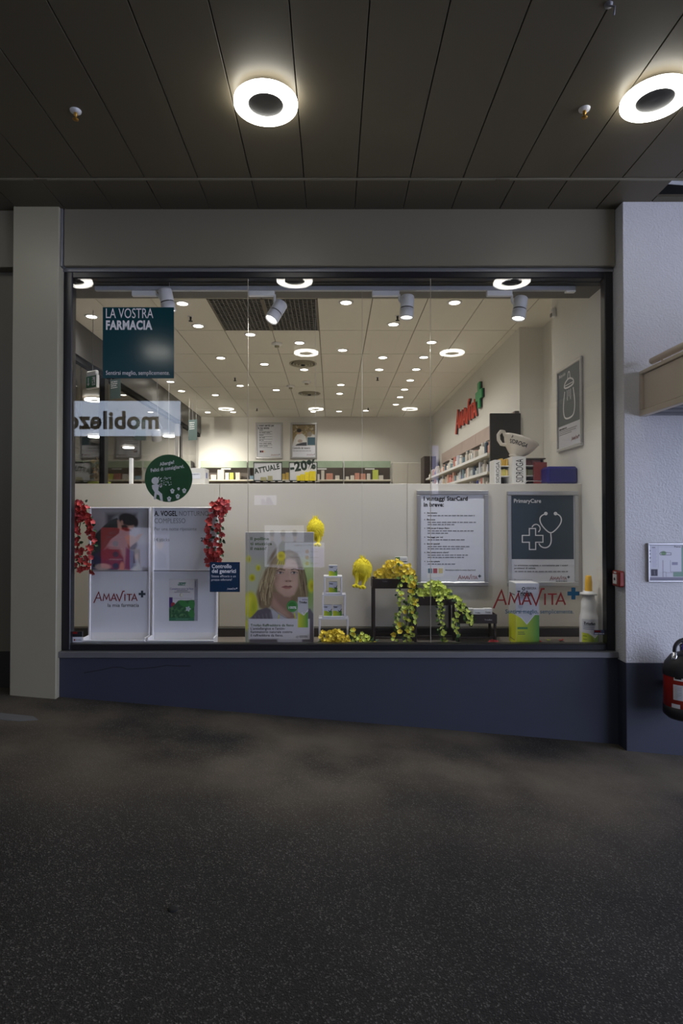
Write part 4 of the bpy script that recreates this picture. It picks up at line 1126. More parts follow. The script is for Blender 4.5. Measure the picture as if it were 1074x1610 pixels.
p = Pl(5.0, 926, 1014); s_ = 5.0 / F
t = thing('spray_bottle', 'giant white nasal spray bottle with yellow cap at the side wall', 'spray bottle', (p.o.x, 5.0, FZ))
zz = lambda py: Pl(5.0).z(py) - FZ
MB().lathe([(0, 0), (13 * s_, 0), (13.8 * s_, .012), (13.8 * s_, zz(972)), (13.2 * s_, zz(968)), (12 * s_, zz(964)), (11.2 * s_, zz(957)), (11 * s_, zz(946)), (9 * s_, zz(940)), (9 * s_, zz(934)), (0, zz(934))], 36).build('body', M['white'], t)
MB().lathe([(0, zz(936)), (12.5 * s_, zz(935)), (12.5 * s_, zz(932)), (8 * s_, zz(931)), (8 * s_, zz(929)), (0, zz(929))], 32).build('finger_flange', M['white'], t)
MB().lathe([(5.6 * s_, zz(931)), (5.4 * s_, zz(915)), (4.3 * s_, zz(906)), (3.8 * s_, zz(905)), (0, zz(904.5))], 28).build('cap', mat('yellow_cap', C(240, 186, 40), .4), t)
# label wrapped round the front
pa = Paint(100, 120, 60, (204, 206, 216)); pa.hgrad(0, 62, 100, 120, (196, 206, 44), (50, 120, 54)); pa.poly([(0, 64), (30, 66), (60, 86), (86, 60), (100, 56), (100, 40), (0, 40)], (204, 206, 216), 1); pa.line([(40, 66), (62, 86), (92, 62)], 4, (230, 236, 230), 1)
for yy in (22, 30, 38, 46): pa.line([(8, yy), (70 - yy * .3, yy)], 3, (120, 130, 160), 1)
pa.line([(8, 80), (24, 80)], 3, (80, 100, 40)); pa.line([(8, 96), (24, 96)], 3, (80, 100, 40))
hz = zz(971) - .02; me = pa.mesh('label_print', 2.4, hz, M['print']); R_ = 13.9 * s_
for v in me.vertices:
    a_ = v.co.x - 1.2 - .0; v.co = (R_ * sin(a_), -R_ * cos(a_), v.co.z + .015)
me.update(); link('label_print', me, t)
V_, F_ = text_pts('Triofan', .035); kk = .022 / CAP
g = MB(); g.add([(R_ * 1.01 * sin(-.95 + a_ * kk / R_ * .95), -R_ * 1.01 * cos(-.95 + a_ * kk / R_ * .95), hz * .86 + b_ * kk) for a_, b_, _ in V_], F_); g.build('lettering', M['ink'], t)

# ---------------------------------------------------------------- flowers


def flower_mesh(name, m, r, petals=5, cup=.45, seed=0):
    rr = random.Random(seed); g = MB()
    for k in range(petals):
        a = 2 * pi * k / petals + rr.uniform(-.2, .2); c, s2 = cos(a), sin(a); w_ = r * rr.uniform(.42, .6); l = r * rr.uniform(.9, 1.15)
        P = [(0, 0, 0), (l * .55, -w_, cup * r * .5), (l * .55, w_, cup * r * .5), (l, -w_ * .55, cup * r + rr.uniform(-.1, .3) * r), (l, w_ * .55, cup * r + rr.uniform(-.3, .2) * r), (l * .6, 0, cup * r * .25)]
        g.add([(x * c - y * s2, x * s2 + y * c, z) for x, y, z in P], [(0, 1, 5), (0, 5, 2), (1, 3, 5), (5, 3, 4), (5, 4, 2)])
    return g.mesh(name, m)


def leaf_mesh(name, m, l, w_):
    g = MB(); P = [(0, 0, 0), (l * .35, -w_, .1 * l), (l * .35, w_, .1 * l), (l * .35, 0, -.02 * l), (l * .75, -w_ * .8, .02 * l), (l * .75, w_ * .8, .02 * l), (l * .75, 0, -.08 * l), (l, 0, -.15 * l)]
    g.add(P, [(0, 1, 3), (0, 3, 2), (1, 4, 6, 3), (3, 6, 5, 2), (4, 7, 6), (6, 7, 5)])
    return g.mesh(name, m)


FLR = [flower_mesh('flower', M['petal_red'], .021, seed=i) for i in range(2)] + [flower_mesh('flower', M['petal_pink'], .021, seed=4)]
FLY = [flower_mesh('flower', M['petal_yellow'], .020, cup=.7, seed=i) for i in range(3)]
FLL = [flower_mesh('flower', M['petal_lime'], .0175, cup=.6, seed=i + 10) for i in range(3)]
LFD = [leaf_mesh('leaf', M['leaf'], .040, .014)]; LFG = [leaf_mesh('leaf', M['leaf_light'], .034, .014), leaf_mesh('leaf', M['leaf'], .038, .015)]


def rot_rand(rr, face=(0, -1, .25), spread=.9):
    d = (Vector(face).normalized() + Vector((rr.uniform(-1, 1), rr.uniform(-.6, .6), rr.uniform(-1, 1))) * spread).normalized()
    return (d.to_track_quat('Z', 'Y') @ Matrix.Rotation(rr.uniform(0, 6.28), 4, 'Z').to_quaternion()).to_euler()


def garland(name, label, strands, Y, fl, lf, nf, nl, seed, wob=.03, heads=(), group=None, sc=(.8, 1.2)):
    """strands: pixel polylines; heads: (px, py, radius px, count) dense flower heads"""
    rr = random.Random(seed); P0 = at(strands[0][0][0], strands[0][0][1], Y)
    t = thing(name, label, 'artificial flowers', P0, group=group)
    for st in strands:
        pts = [at(a, b_, Y) - P0 for a, b_ in st]
        MB().path([q + Vector((rr.uniform(-.006, .006), rr.uniform(-.01, .01), 0)) for q in pts], .004, 6).build('stem', M['stem'], t)
        L_ = [0]
        for a, b_ in zip(pts[:-1], pts[1:]): L_.append(L_[-1] + (b_ - a).length)

        def along(u):
            d = u * L_[-1]
            for i in range(len(pts) - 1):
                if d <= L_[i + 1] or i == len(pts) - 2: return pts[i].lerp(pts[i + 1], (d - L_[i]) / max(1e-6, L_[i + 1] - L_[i]))
        nl_, nf_ = int(nl * 1.5), int(nf * 1.6)
        for k in range(nl_):
            q = along((k + .5) / nl_) + Vector((rr.uniform(-1, 1) * wob, rr.uniform(-.02, .03), rr.uniform(-1, 1) * .015))
            link('leaf', rr.choice(lf), t, q, rot_rand(rr, spread=1.2), rr.uniform(.7, 1.15))
        for k in range(nf_):
            q = along((k + rr.uniform(.2, .8)) / nf_) + Vector((rr.uniform(-1, 1) * wob, rr.uniform(-.045, -.005), rr.uniform(-1, 1) * .015))
            link('flower', rr.choice(fl), t, q, rot_rand(rr), rr.uniform(*sc))
    for hx, hy, hr, n in heads:
        c_ = at(hx, hy, Y) - P0; R0 = hr * Y / F
        for k in range(int(n * 1.5)):
            v = Vector((rr.gauss(0, 1), rr.gauss(0, .6), rr.gauss(0, 1))); v = v.normalized() * R0 * rr.random() ** .5 * .95; v.y = -abs(v.y) * .6
            link('flower', rr.choice(fl), t, c_ + v, rot_rand(rr, (v.x, -.12, v.z + .03), .5), rr.uniform(*sc))
    return t


garland('flower_garland', 'red artificial flower garland hung at the outer edge of the stand with the bearded man', [[(124, 786), (127, 815), (121, 850), (126, 880), (124, 898)], [(130, 790), (141, 815), (146, 850), (142, 880), (141, 900)]], 4.93, FLR, LFD, 24, 18, 11, heads=[(123, 797, 9, 14), (128, 810, 11, 14)])
garland('flower_garland', 'red artificial flower garland hung between the stand lettering and the navy sticker', [[(340, 790), (333, 815), (330, 845), (328, 870), (334, 890)], [(346, 790), (347, 830), (345, 860), (346, 884)]], 4.93, FLR, LFD, 20, 15, 12, heads=[(349, 796, 12, 24), (333, 868, 9, 6), (338, 882, 9, 8)])

# dark brown plant stands, stepped
def plant_stand(px0, px1, pyt, pyb, label, Y=5.10, D_=.20):
    p = Pl(Y, px0, 1010); p.o.z = FZ
    W = p.x(px1); t = thing('plant_stand', label, 'plant stand', (p.o.x, Y, FZ))
    zt_, zb_ = p.z(pyt), p.z(pyb); w_ = .008
    B(.012, W - .012, .008, D_ - .008, zb_, zb_ + w_, .001).build('tray_floor', M['brown'], t)
    for a in ((0, W, 0, w_, zb_, zt_), (0, W, D_ - w_, D_, zb_, zt_), (0, w_, w_, D_ - w_, zb_, zt_), (W - w_, W, w_, D_ - w_, zb_, zt_)): B(*a, .0015).build('tray_side', M['brown'], t)
    for x_ in (.004, W - .026):
        for y_ in (.004, D_ - .026): B(x_, x_ + .022, y_, y_ + .022, 0, zb_, .002).build('leg', M['brown'], t)
    for y_ in (.01, D_ - .02): B(.026, W - .026, y_, y_ + .01, .03, .045, .001).build('stretcher', M['brown'], t)
    return t, p, zt_


t, p, zT = plant_stand(585.5, 656, 910, 925.5, 'tallest dark brown plant stand, with yellow flowers in its tray')
text('Triofan', .010, p.x(601), p.z(915), M['ink_grey'], t, y=-.001, bold=.02)
t, p, zM = plant_stand(648, 716, 938, 952, 'middle dark brown plant stand, with lime green flowers in its tray', Y=5.16)
t, p, zL = plant_stand(719, 781, 966, 980.5, 'lowest dark brown plant stand, with three small packs on its tray')
text('Triofan', .011, p.x(761), p.z(975.5), M['white_ink'], t, y=-.001, width=p.x(773) - p.x(761))
for i, (a, b_, n) in enumerate(((733.5, 745, 'nearest the trailing garland'), (744.5, 762, 'lying in front of the other two'), (762.5, 775, 'nearest the outer end'))):
    q = at(a, 967, 5.12); W = at(b_, 967, 5.12).x - q.x
    y_ = 5.14 if i != 1 else 5.115
    t = thing('medicine_pack', 'small cream medicine pack on the lowest plant stand, ' + n, 'medicine pack', (q.x + .001, y_, FZ + zL - .03), group='small packs on the lowest plant stand')
    Hh = at(a, 957.5, 5.12).z - (FZ + zL - .03)
    B(0, W, 0, .05, 0, Hh, .001).build('carton', M['white'], t); B(.002, W - .002, -.0006, 0, .002, Hh * .3).build('lime_stripe', M['petal_lime'], t)
    text('Triofan', .010, W * .12, Hh * .5, M['ink'], t, y=-.0006, bold=.03)
q = at(622, 915, 5.2); q1_ = at(641, 876, 5.2)
t = thing('medicine_pack', 'small white medicine pack standing behind the yellow flowers of the tallest stand', 'medicine pack', (q.x, 5.22, FZ + zT - .06))
Hh = q1_.z - (FZ + zT - .06)
B(0, q1_.x - q.x, 0, .05, 0, Hh, .001).build('carton', M['white'], t); B(0, .04, -.001, 0, .0, Hh, .0).build('green_edge', M['leaf_light'], t)
text('Triofan', .013, .048, Hh - .045, M['ink'], t, y=-.0006, bold=.03); text('la ricerca', .009, .048, Hh - .024, M['ink'], t, y=-.0006)

garland('flower_bunch', 'dense bunch of yellow artificial flowers filling the tray of the tallest plant stand', [[(592, 908), (620, 905), (648, 908)]], 5.17, FLY, LFG, 10, 12, 21, heads=[(619, 897, 18, 60), (600, 903, 11, 22), (638, 900, 13, 26), (612, 893, 10, 16)], sc=(.75, 1.05))
garland('flower_bunch', 'dense bunch of lime green artificial flowers filling the tray of the middle plant stand', [[(660, 938), (685, 934), (708, 938)]], 5.20, FLL, LFG, 8, 14, 22, heads=[(684, 929, 17, 44), (667, 930, 12, 22), (700, 932, 11, 18), (687, 920, 9, 12)], sc=(.75, 1.1))
garland('trailing_garland', 'long leafy garland with pale yellow flowers hanging from the tallest plant stand', [[(634, 904), (628, 925), (630, 950), (626, 975), (622, 1000), (619, 1008)], [(645, 904), (645, 930), (640, 960), (638, 990), (640, 1009)], [(650, 902), (652, 930), (650, 965), (646, 1000)]], 5.05, FLL + FLY[:1], LFG, 20, 20, 23, wob=.026, sc=(.8, 1.15))
garland('trailing_garland', 'short leafy garland with lime flowers hanging from the front of the middle plant stand', [[(691, 938), (692, 955), (694, 980), (697, 1008)]], 5.10, FLL, LFG, 18, 24, 24, wob=.024, sc=(.7, 1.0))
garland('trailing_garland', 'leafy garland with lime flowers arching from the middle stand over the lowest one', [[(704, 934), (716, 942), (722, 958), (714, 980), (719, 1000)], [(716, 940), (728, 955), (736, 968), (741, 980)]], 5.05, FLL, LFG, 16, 20, 25, wob=.026, sc=(.75, 1.05))
garland('flower_bunch', 'dense yellow artificial flowers lying on the display floor under the white frames', [[(503, 1010), (520, 1006), (545, 1009)]], 4.93, FLY, LFD, 8, 10, 26, heads=[(515, 1003, 13, 34), (530, 1002, 12, 26), (541, 1006, 10, 16), (524, 995, 7, 9)], sc=(.6, .85))
garland('flower_bunch', 'loose green sprig with pale yellow flowers on the floor beside the white frames', [[(545, 1008), (560, 1003), (586, 1010)]], 4.97, FLL + FLY[:1], LFD, 10, 26, 27, wob=.045, heads=[(556, 996, 7, 7), (568, 998, 6, 5), (577, 1006, 6, 6)], sc=(.7, 1.0))
# fallen petals and sprig on the floor
t = garland('flower_sprig', 'single fallen red flower with a leaf at the foot of the lowest plant stand', [[(766, 1010), (771, 1007), (777, 1010)]], 4.98, FLR, LFD, 3, 3, 28, wob=.012)
for px, py, ml, lb in ((848, 1009.5, FLR, 'red fallen flower on the floor at the corner of the giant carton'), (862, 1007.5, FLL, 'pale lime fallen flower on the floor between carton and spray bottle'), (883, 1007.5, FLR, 'red fallen flower on the floor nearer the spray bottle')):
    q = at_z(px, py, FZ + .006)
    o = bpy.data.objects.new('fallen_flower', ml[0].copy()); COL.objects.link(o); o.location = q; o.rotation_euler = (.1, .1, px); tag(o, lb, 'fallen flower', 'fallen flowers')

# ---------------------------------------------------------------- hanging yellow plush figures


def plush(px, py, rw, rh, Y, label, legs, seed, tuft=0):
    rr = random.Random(seed); c_ = at(px, py, Y); s2 = Y / F; a_, b_ = rw * s2, rh * s2
    t = thing('plush_figure', label, 'plush toy', c_, group='hanging yellow plush figures')
    body = MB(); n, m_ = 28, 18; vs = []
    for i in range(m_ + 1):
        th = pi * i / m_
        for k in range(n):
            ph = 2 * pi * k / n; q = 1 + rr.uniform(-.05, .05)
            sh = sin(th) ** 1.25 * (1 + .16 * max(0, cos(ph * 2.5 + 1)) * sin(th)); vs.append((a_ * sh * cos(ph) * q * 1.08, a_ * .85 * sh * sin(ph) * q, b_ * cos(th) * q + (.3 * b_ if i == 0 else 0)))
    body.add(vs, [(i * n + k, (i + 1) * n + k, (i + 1) * n + (k + 1) % n, i * n + (k + 1) % n) for i in range(m_) for k in range(n)], True)
    body.build('body', M['yellow_fur'], t)
    fur = MB()
    for k in range(900):
        th = math.acos(rr.uniform(-1, 1)); ph = rr.uniform(0, 2 * pi)
        d = Vector((sin(th) * cos(ph), sin(th) * sin(ph), cos(th))); b0 = Vector((a_ * d.x, a_ * .85 * d.y, b_ * d.z)) * .97
        tip = b0 * rr.uniform(1.05, 1.38) + Vector((rr.uniform(-.004, .004), 0, -.014 + rr.uniform(-.012, .006)))
        sd = d.cross(Vector((0, 0, 1))); sd = (sd.normalized() if sd.length > .1 else Vector((1, 0, 0))) * .004; up = sd.cross(d).normalized() * .004
        fur.add([b0 + sd, b0 - sd * .5 + up, b0 - sd * .5 - up, tip], [(0, 1, 3), (1, 2, 3), (2, 0, 3)])
    for k in range(14):
        an = rr.uniform(-.5, .5); b0 = Vector((an * a_ * .5, rr.uniform(-.01, .01), b_ * .9)); tip = b0 + Vector((an * .03, 0, .03 + rr.uniform(0, .02)))
        fur.add([b0 + Vector((.005, 0, 0)), b0 + Vector((-.004, .004, 0)), b0 + Vector((-.004, -.004, 0)), tip], [(0, 1, 3), (1, 2, 3), (2, 0, 3)])
    f = fur.build('fur', M['yellow_fur'], t); f['kind'] = 'stuff'
    for lx0, lz0, lx1, lz1 in legs:
        A, Bq = Vector((lx0 * s2, -.03, lz0 * s2)), Vector((lx1 * s2, -.045, lz1 * s2))
        MB().path([A, (A + Bq) / 2 + Vector((.004, 0, 0)), Bq], (.017), 10, r1=.014).build('leg', M['yellow_fur'], t)
        ft = MB()
        for dx, dz in ((0, 0), (-.015, -.006), (.013, -.008)): ft.lathe([(0, -.016), (.013, -.011), (.018, 0), (.013, .011), (0, .015)], 10, (Bq.x + dx, Bq.y - .008, Bq.z + dz))
        o = ft.build('foot', M['yellow_fur'], t); o['kind'] = 'stuff'
    MB().path([(0, 0, b_ * .9), (0, 0, SOF - c_.z)], .0012, 5).build('thread', M['thread'], t)
    return t


plush(569.5, 894, 13.5, 16.5, 5.02, 'furry yellow plush figure with two dangling legs hung between frames and plant stand', [(-8, -6, -10, -25), (5, -6, 0, -27)], 3)
plush(496, 831, 12, 16, 5.18, 'furry yellow plush figure hung high behind the blonde woman poster', [(-4, -12, -6, -24), (5, -12, 4, -24)], 5)

# ---------------------------------------------------------------- framed posters on the partition


def framed(label, w_, h_, loc, rot=(0, 0, 0), bw=.04, group=None):
    t = thing('framed_poster', label, 'framed poster', loc, rot, group)
    for a in ((0, w_, 0, bw), (0, w_, h_ - bw, h_), (0, bw, bw, h_ - bw), (w_ - bw, w_, bw, h_ - bw)): B(a[0], a[1], -.022, 0, a[2], a[3], .006).build('frame_bar', M['alu'], t)
    B(bw - .006, w_ - bw + .006, -.010, -.001, bw - .006, h_ - bw + .006).build('poster_sheet', M['paper'], t)
    return t


p = Pl(PY - .003, 655, 921.5); W = p.x(767.5); Hh = p.z(771)
t = framed('framed white poster with a bullet list and three small colour cards on the partition', W, Hh, p.loc())
text('I vantaggi StarCard', .036, p.x(666), p.z(787), M['ink'], t, y=-.0105, bold=.035, width=p.x(735) - p.x(666))
text('in breve:', .036, p.x(666), p.z(796.5), M['ink'], t, y=-.0105, bold=.035, width=p.x(697.5) - p.x(666))
for i, (py, wd, lines, hd) in enumerate(((807.5, 16, (74,), 'Assortimento'), (818, 13, (76, 42), 'Bonus'), (831.5, 35, (72, 32), 'Offerte per il tempo libero'), (845.5, 25, (58,), 'Vantaggi per voi'), (856, 20, (66, 57), 'Sconti speciali'), (869.5, 34, (64, 57), 'Non avete ancora clienti?'), (883.5, 20, (44,), 'La carta e gratuita'))):
    MB().disc(p.x(667.5), p.z(py - 1), .004, -.0105, n=10).build('bullet', M['ink'], t)
    text(hd, .013, p.x(671), p.z(py), M['ink'], t, y=-.0105, bold=.03, width=p.x(671 + wd) - p.x(671))
    g = MB()
    for k, l in enumerate(lines): bars(g, p.x(672), p.z(py + 4 + 3.6 * k), p.x(672 + l) - p.x(672), .009, -.0105, i * 5 + k)
    g.build('small_print', M['ink_grey'], t)
MB().poly([(p.x(671), p.z(909)), (p.x(697), p.z(906)), (p.x(698), p.z(890)), (p.x(671), p.z(893))], -.0103, .001).build('card', M['white'], t)
for a, c_ in ((672.5, (100, 130, 150)), (680.5, (170, 80, 92)), (689, (206, 190, 140))): MB().rect(p.x(a), p.z(901), p.x(a + 6.5), p.z(893.5), -.0113) if 0 else MB().rect(p.x(a), p.x(a + 6.5), p.z(901), p.z(893.5), -.0113).build('colour_card', mat('card_colour', C(*c_), .5), t)
text('Richiedete subito la vostra StarCard!', .011, p.x(700), p.z(897), M['ink'], t, y=-.0105, bold=.02, width=p.x(747) - p.x(700))
logo(t, p.x(719.5), p.z(910.5), (p.x(755.5) - p.x(719.5)) / 7.4, y=-.0105)

p = Pl(PY - .003, 797, 921.5); W = p.x(909); Hh = p.z(772)
t = framed('framed petrol blue poster with a white stethoscope drawing on the partition', W, Hh, p.loc())
MB().rect(p.x(803.2), p.x(901), p.z(879), p.z(778), -.0102).build('colour_field', M['petrol'], t)
text('PrimaryCare', .034, p.x(807.5), p.z(790.5), M['white_ink'], t, y=-.0115, bold=.01, width=p.x(850) - p.x(807.5))
g = MB(); zx = lambda a: p.x(640 + a * 340 / 1074); zy = lambda b_: p.z(760 + b_ * 340 / 1074)
g.stroke([(zx(a), zy(b_)) for a, b_ in ((605, 224), (636, 224), (636, 258), (672, 258), (672, 292), (636, 292), (636, 328), (605, 328), (605, 292), (570, 292), (570, 258), (605, 258))], .009, -.0112, closed=True)
g.curve([(zx(a), zy(b_)) for a, b_ in ((686, 150), (662, 162), (656, 180), (664, 205), (690, 235), (711, 248), (732, 235), (758, 205), (766, 180), (758, 160), (738, 150))], .010, -.0112)
g.curve([(zx(a), zy(b_)) for a, b_ in ((711, 248), (714, 285), (708, 306), (694, 318), (676, 320), (660, 312), (652, 298))], .010, -.0112)
g.curve([(zx(a), zy(b_)) for a, b_ in ((618, 218), (626, 206), (642, 202), (656, 212), (660, 228), (650, 242))], .009, -.0112)
for a, b_ in ((687, 150), (735, 150)): g.disc(zx(a), zy(b_), .016, -.0118)
o = g.build('stethoscope_drawing', M['white_ink'], t)
text('La soluzione completa e conveniente per i vostri', .013, zx(530), zy(410), M['ink'], t, y=-.0105, bold=.03, width=zx(795) - zx(530))
text('problemi di salute.', .013, zx(530), zy(424), M['ink'], t, y=-.0105, bold=.03, width=zx(636) - zx(530))
bars(MB(), zx(532), zy(440), zx(795) - zx(532), .010, -.0105, 8).build('small_print', M['ink_grey'], t)
text('PrimaryCare+', .018, zx(530), zy(484), M['ink_grey'], t, y=-.0105, width=zx(620) - zx(530))
logo(t, zx(706), zy(478), (zx(804) - zx(706)) / 7.4, y=-.0105)
bars(MB(), zx(735), zy(487), zx(792) - zx(735), .006, -.0105, 9).build('small_print', M['ink'], t)

# poster on the side wall of the display
zt_ = at(914, 559, 5.30).z; zb_ = at(914, 700, 5.30).z; Wd = .585
t = framed('framed grey poster with a white baby bottle drawing on the side wall', Wd, zt_ - zb_, (XD - .001, 5.885, zb_), (0, 0, -pi / 2), bw=.03)
Hh = zt_ - zb_
MB().rect(.028, Wd - .028, Hh * .30, Hh - .028, -.0102).build('colour_field', mat('slate_poster_print', C(92, 102, 112), .4), t)
text('Babyclub', .030, .05, Hh - .085, M['white_ink'], t, y=-.0115, bold=.01)
g = MB(); bx = Wd * .5
g.curve([(bx - .10, Hh * .70), (bx - .14, Hh * .52), (bx - .12, Hh * .40), (bx - .06, Hh * .365), (bx + .06, Hh * .365), (bx + .12, Hh * .40), (bx + .14, Hh * .52), (bx + .10, Hh * .70)], .016, -.0112)
g.curve([(bx - .11, Hh * .73), (bx - .11, Hh * .79), (bx - .03, Hh * .83), (bx + .03, Hh * .83), (bx + .11, Hh * .79), (bx + .11, Hh * .73)], .016, -.0112, closed=True)
g.curve([(bx - .03, Hh * .83), (bx - .02, Hh * .90), (bx, Hh * .915), (bx + .02, Hh * .90), (bx + .03, Hh * .83)], .012, -.0112)
for x_ in (-.04, .0, .04): g.stroke([(bx + x_, Hh * .70), (bx + x_ * .9, Hh * (.58 if x_ else .62))], .010, -.0112)
g.stroke([(bx - .10, Hh * .765), (bx + .10, Hh * .765)], .008, -.0112)
g.build('baby_bottle_drawing', M['white_ink'], t)
g = MB(); bars(g, .05, Hh * .255, .2, .012, -.0105, 2); g.build('headline_print', M['ink'], t)
g = MB()
for k in range(3): bars(g, .05, Hh * (.235 - .022 * k), (.42, .40, .30)[k], .007, -.0105, 3 + k)
g.build('small_print', M['ink_grey'], t)
logo(t, Wd - .24, .075, .024, y=-.0105)

# ---------------------------------------------------------------- signs hanging in the window and stickers on the glass
p = Pl(SY - .012, 162.5, 595.5); W = p.x(273.5); Hh = p.z(484.5)
t = thing('hanging_sign', 'large square teal sign with white lettering in the top corner of the window', 'sign', *on_glass(p))
B(0, W, -.002, .001, 0, Hh, .0008).build('sign_plate', M['teal'], t)
text('LA VOSTRA', .078, p.x(166.5), p.z(501.5), M['white_ink'], t, y=-.0022, width=p.x(241) - p.x(166.5))
text('FARMACIA', .068, p.x(166.5), p.z(519), M['white_ink'], t, y=-.0022, bold=.04, width=p.x(239.5) - p.x(166.5))
text('Sentirsi meglio, semplicemente.', .033, p.x(166.5), p.z(590), M['white_ink'], t, y=-.0022, width=p.x(267) - p.x(166.5))

p = Pl(4.825, 265, 752); R_ = p.x(302.3)
t = thing('round_sign', 'round green hanging sign with a white sneezing figure and small flowers', 'sign', p.loc())
MB().disc(0, 0, R_, .004, .004, 64).build('sign_plate', M['green_sign'], t)
zx = lambda a: p.x(90 + a * 300 / 1074); zy = lambda b_: p.z(690 + b_ * 300 / 1074)
text('Allergie?', .026, zx(577), zy(152), M['white_ink'], t, y=-.0005, bold=.025, width=zx(660) - zx(577), rot=.16)
text('Felici di consigliarvi.', .027, zx(527), zy(187), M['white_ink'], t, y=-.0005, bold=.025, width=zx(716) - zx(527), rot=.13)
g = MB()
g.disc(zx(551), zy(236), .030, -.0004, n=24)
g.poly([(zx(a), zy(b_)) for a, b_ in ((532, 262), (560, 252), (572, 262), (568, 290), (590, 310), (595, 352), (582, 350), (574, 318), (560, 312), (554, 345), (543, 340), (548, 300), (535, 280))], -.0004)
g.stroke([(zx(a), zy(b_)) for a, b_ in ((535, 262), (552, 268), (578, 262), (588, 250))], .014, -.0006); g.poly([(zx(a), zy(b_)) for a, b_ in ((572, 255), (588, 250), (590, 268), (582, 276), (574, 268))], -.0006)
for a, b_, c_, d_ in ((566, 226, 572, 214), (576, 228, 586, 220), (582, 238, 592, 236)): g.stroke([(zx(a), zy(b_)), (zx(c_), zy(d_))], .008, -.0006)
g.build('sneezing_figure', M['white_ink'], t)
rr = random.Random(5); g = MB()
for k in range(26): g.disc(zx(rr.uniform(600, 642)), zy(rr.uniform(212, 262)), .0035, -.0004, n=8)
o = g.build('pollen_dots', M['white_ink'], t); o['kind'] = 'stuff'
for a, b_, s2 in ((648, 292, 1), (683, 280, .6), (715, 290, 1), (678, 322, 1), (630, 336, 1)):
    g = MB(); x_, z_ = zx(a), zy(b_)
    for k in range(5): g.disc(x_ + .011 * s2 * cos(k * 1.257 + 1.57), z_ + .011 * s2 * sin(k * 1.257 + 1.57), .0075 * s2, -.0004, n=10)
    g.rect(x_ - .010 * s2, x_ + .010 * s2, z_ - .022 * s2, z_ - .008 * s2, -.0002); g.build('flower_drawing', M['white_ink'], t)
MB().path([(0, .002, R_ * .98), (0, .002, SOF - p.o.z)], .0012, 5).build('thread', M['thread'], t)

p = Pl(SY, 330, 930.7); W = p.x(377.5); Hh = p.z(883.7)
t = thing('sticker', 'square navy sticker on the glass beside the right red flower garland', 'sticker', *on_glass(p))
B(0, W, 0, .001, 0, Hh).build('sticker_sheet', M['navy'], t)
text('Controllo', .030, p.x(333.5), p.z(893), M['white_ink'], t, y=-.0003, bold=.035, width=p.x(364.5) - p.x(333.5))
text('dei generici', .030, p.x(333.5), p.z(900.5), M['white_ink'], t, y=-.0003, bold=.035, width=p.x(371.5) - p.x(333.5))
text('Stessa efficacia a un', .018, p.x(333), p.z(907.5), M['white_ink'], t, y=-.0003, width=p.x(371) - p.x(333))
text('prezzo inferiore?', .018, p.x(333), p.z(913), M['white_ink'], t, y=-.0003, width=p.x(365) - p.x(333))
logo(t, p.x(357.5), p.z(927), (p.x(373.5) - p.x(357.5)) / 7.4, y=-.0003, red=M['white_ink'], plus=M['white_ink'])

p = Pl(SY, 775, 966)
t = thing('glass_lettering', 'large red word mark with a teal plus and slogan stuck on the glass', 'window lettering', *on_glass(p))
u = (p.x(908) - p.x(775.5)) / 7.45
logo(t, p.x(777), p.z(951), u, y=0, plus=M['teal_ink'], plus_k=1.05)
text('Sentirsi meglio, semplicemente.', .032, p.x(794), p.z(964.5), M['teal_ink'], t, y=0, bold=.012, width=p.x(901) - p.x(794))

for (px0, px1, py0, py1, lb, kind) in ((113.5, 130.5, 993, 1010, 'small alarm sticker in the lower corner of the glass beside the pillar', 0), (934, 952, 990.5, 998, 'small red and blue sticker in the lower corner of the glass beside the spray bottle', 1)):
    p = Pl(SY, px0, py1); W = p.x(px1); Hh = p.z(py0)
    t = thing('sticker', lb, 'sticker', *on_glass(p))
    B(0, W, 0, .001, 0, Hh).build('sticker_sheet', M['paper'] if kind == 0 else mat('slate_blue_sticker', C(84, 96, 128), .4), t)
    if kind == 0:
        MB().rect(0, W, Hh * .5, Hh, -.0002).build('dark_field', M['ink'], t); MB().rect(W * .05, W * .5, Hh * .78, Hh * .97, -.0012).build('red_field', M['red_ink'], t)
        MB().disc(W * .22, Hh * .22, .007, -.0002, n=12).build('red_dot', M['red_ink'], t); bars(MB(), W * .36, Hh * .18, W * .55, .006, -.0002, 1).build('small_print', M['ink_grey'], t)
    else:
        MB().rect(W * .05, W * .55, Hh * .5, Hh * .9, -.0002).build('red_field', M['red_ink'], t); bars(MB(), W * .06, Hh * .15, W * .8, .006, -.0002, 2).build('small_print', M['white_ink'], t)

# ================================================================ THINGS ON THE PARTITION AND IN THE SHOP
PT = pz1                                     # top of the partition
# ---------------------------------------------------------------- counter display with the big cup
p = Pl(5.62, 783, 762); p.o.z = PT
t = thing('counter_display', 'white cardboard counter display with vertical black lettering and tea packs on shelves', 'counter display', p.loc())
zT = p.z(717.5)
a0, a1 = p.x(783), p.x(793.5); b0, b1 = p.x(806), p.x(827.5); c1 = p.x(861)
B(a0, a1, .12, .30, 0, p.z(721), .002).build('side_panel', M['white'], t)
B(b0, b1, .0, .30, 0, zT, .002).build('front_panel', M['white'], t)
B(a1, b0, .28, .30, 0, p.z(721), .001).build('back_panel', M['shelf_dark'], t); B(b1, c1, .28, .30, 0, zT - .02, .001).build('back_panel', M['shelf_dark'], t)
B(c1 - .01, c1, .10, .30, 0, zT - .02, .001).build('side_panel', M['shelf_dark'], t)
for zz_ in (.0, p.z(748), p.z(732)): B(a1, b0, .10, .28, zz_, zz_ + .008, .001).build('shelf', M['white'], t); B(b1, c1 - .01, .06, .28, zz_, zz_ + .008, .001).build('shelf', M['white'], t)
B(b1, c1, .04, .30, zT - .022, zT - .012, .001).build('top_board', M['shelf_dark'], t)
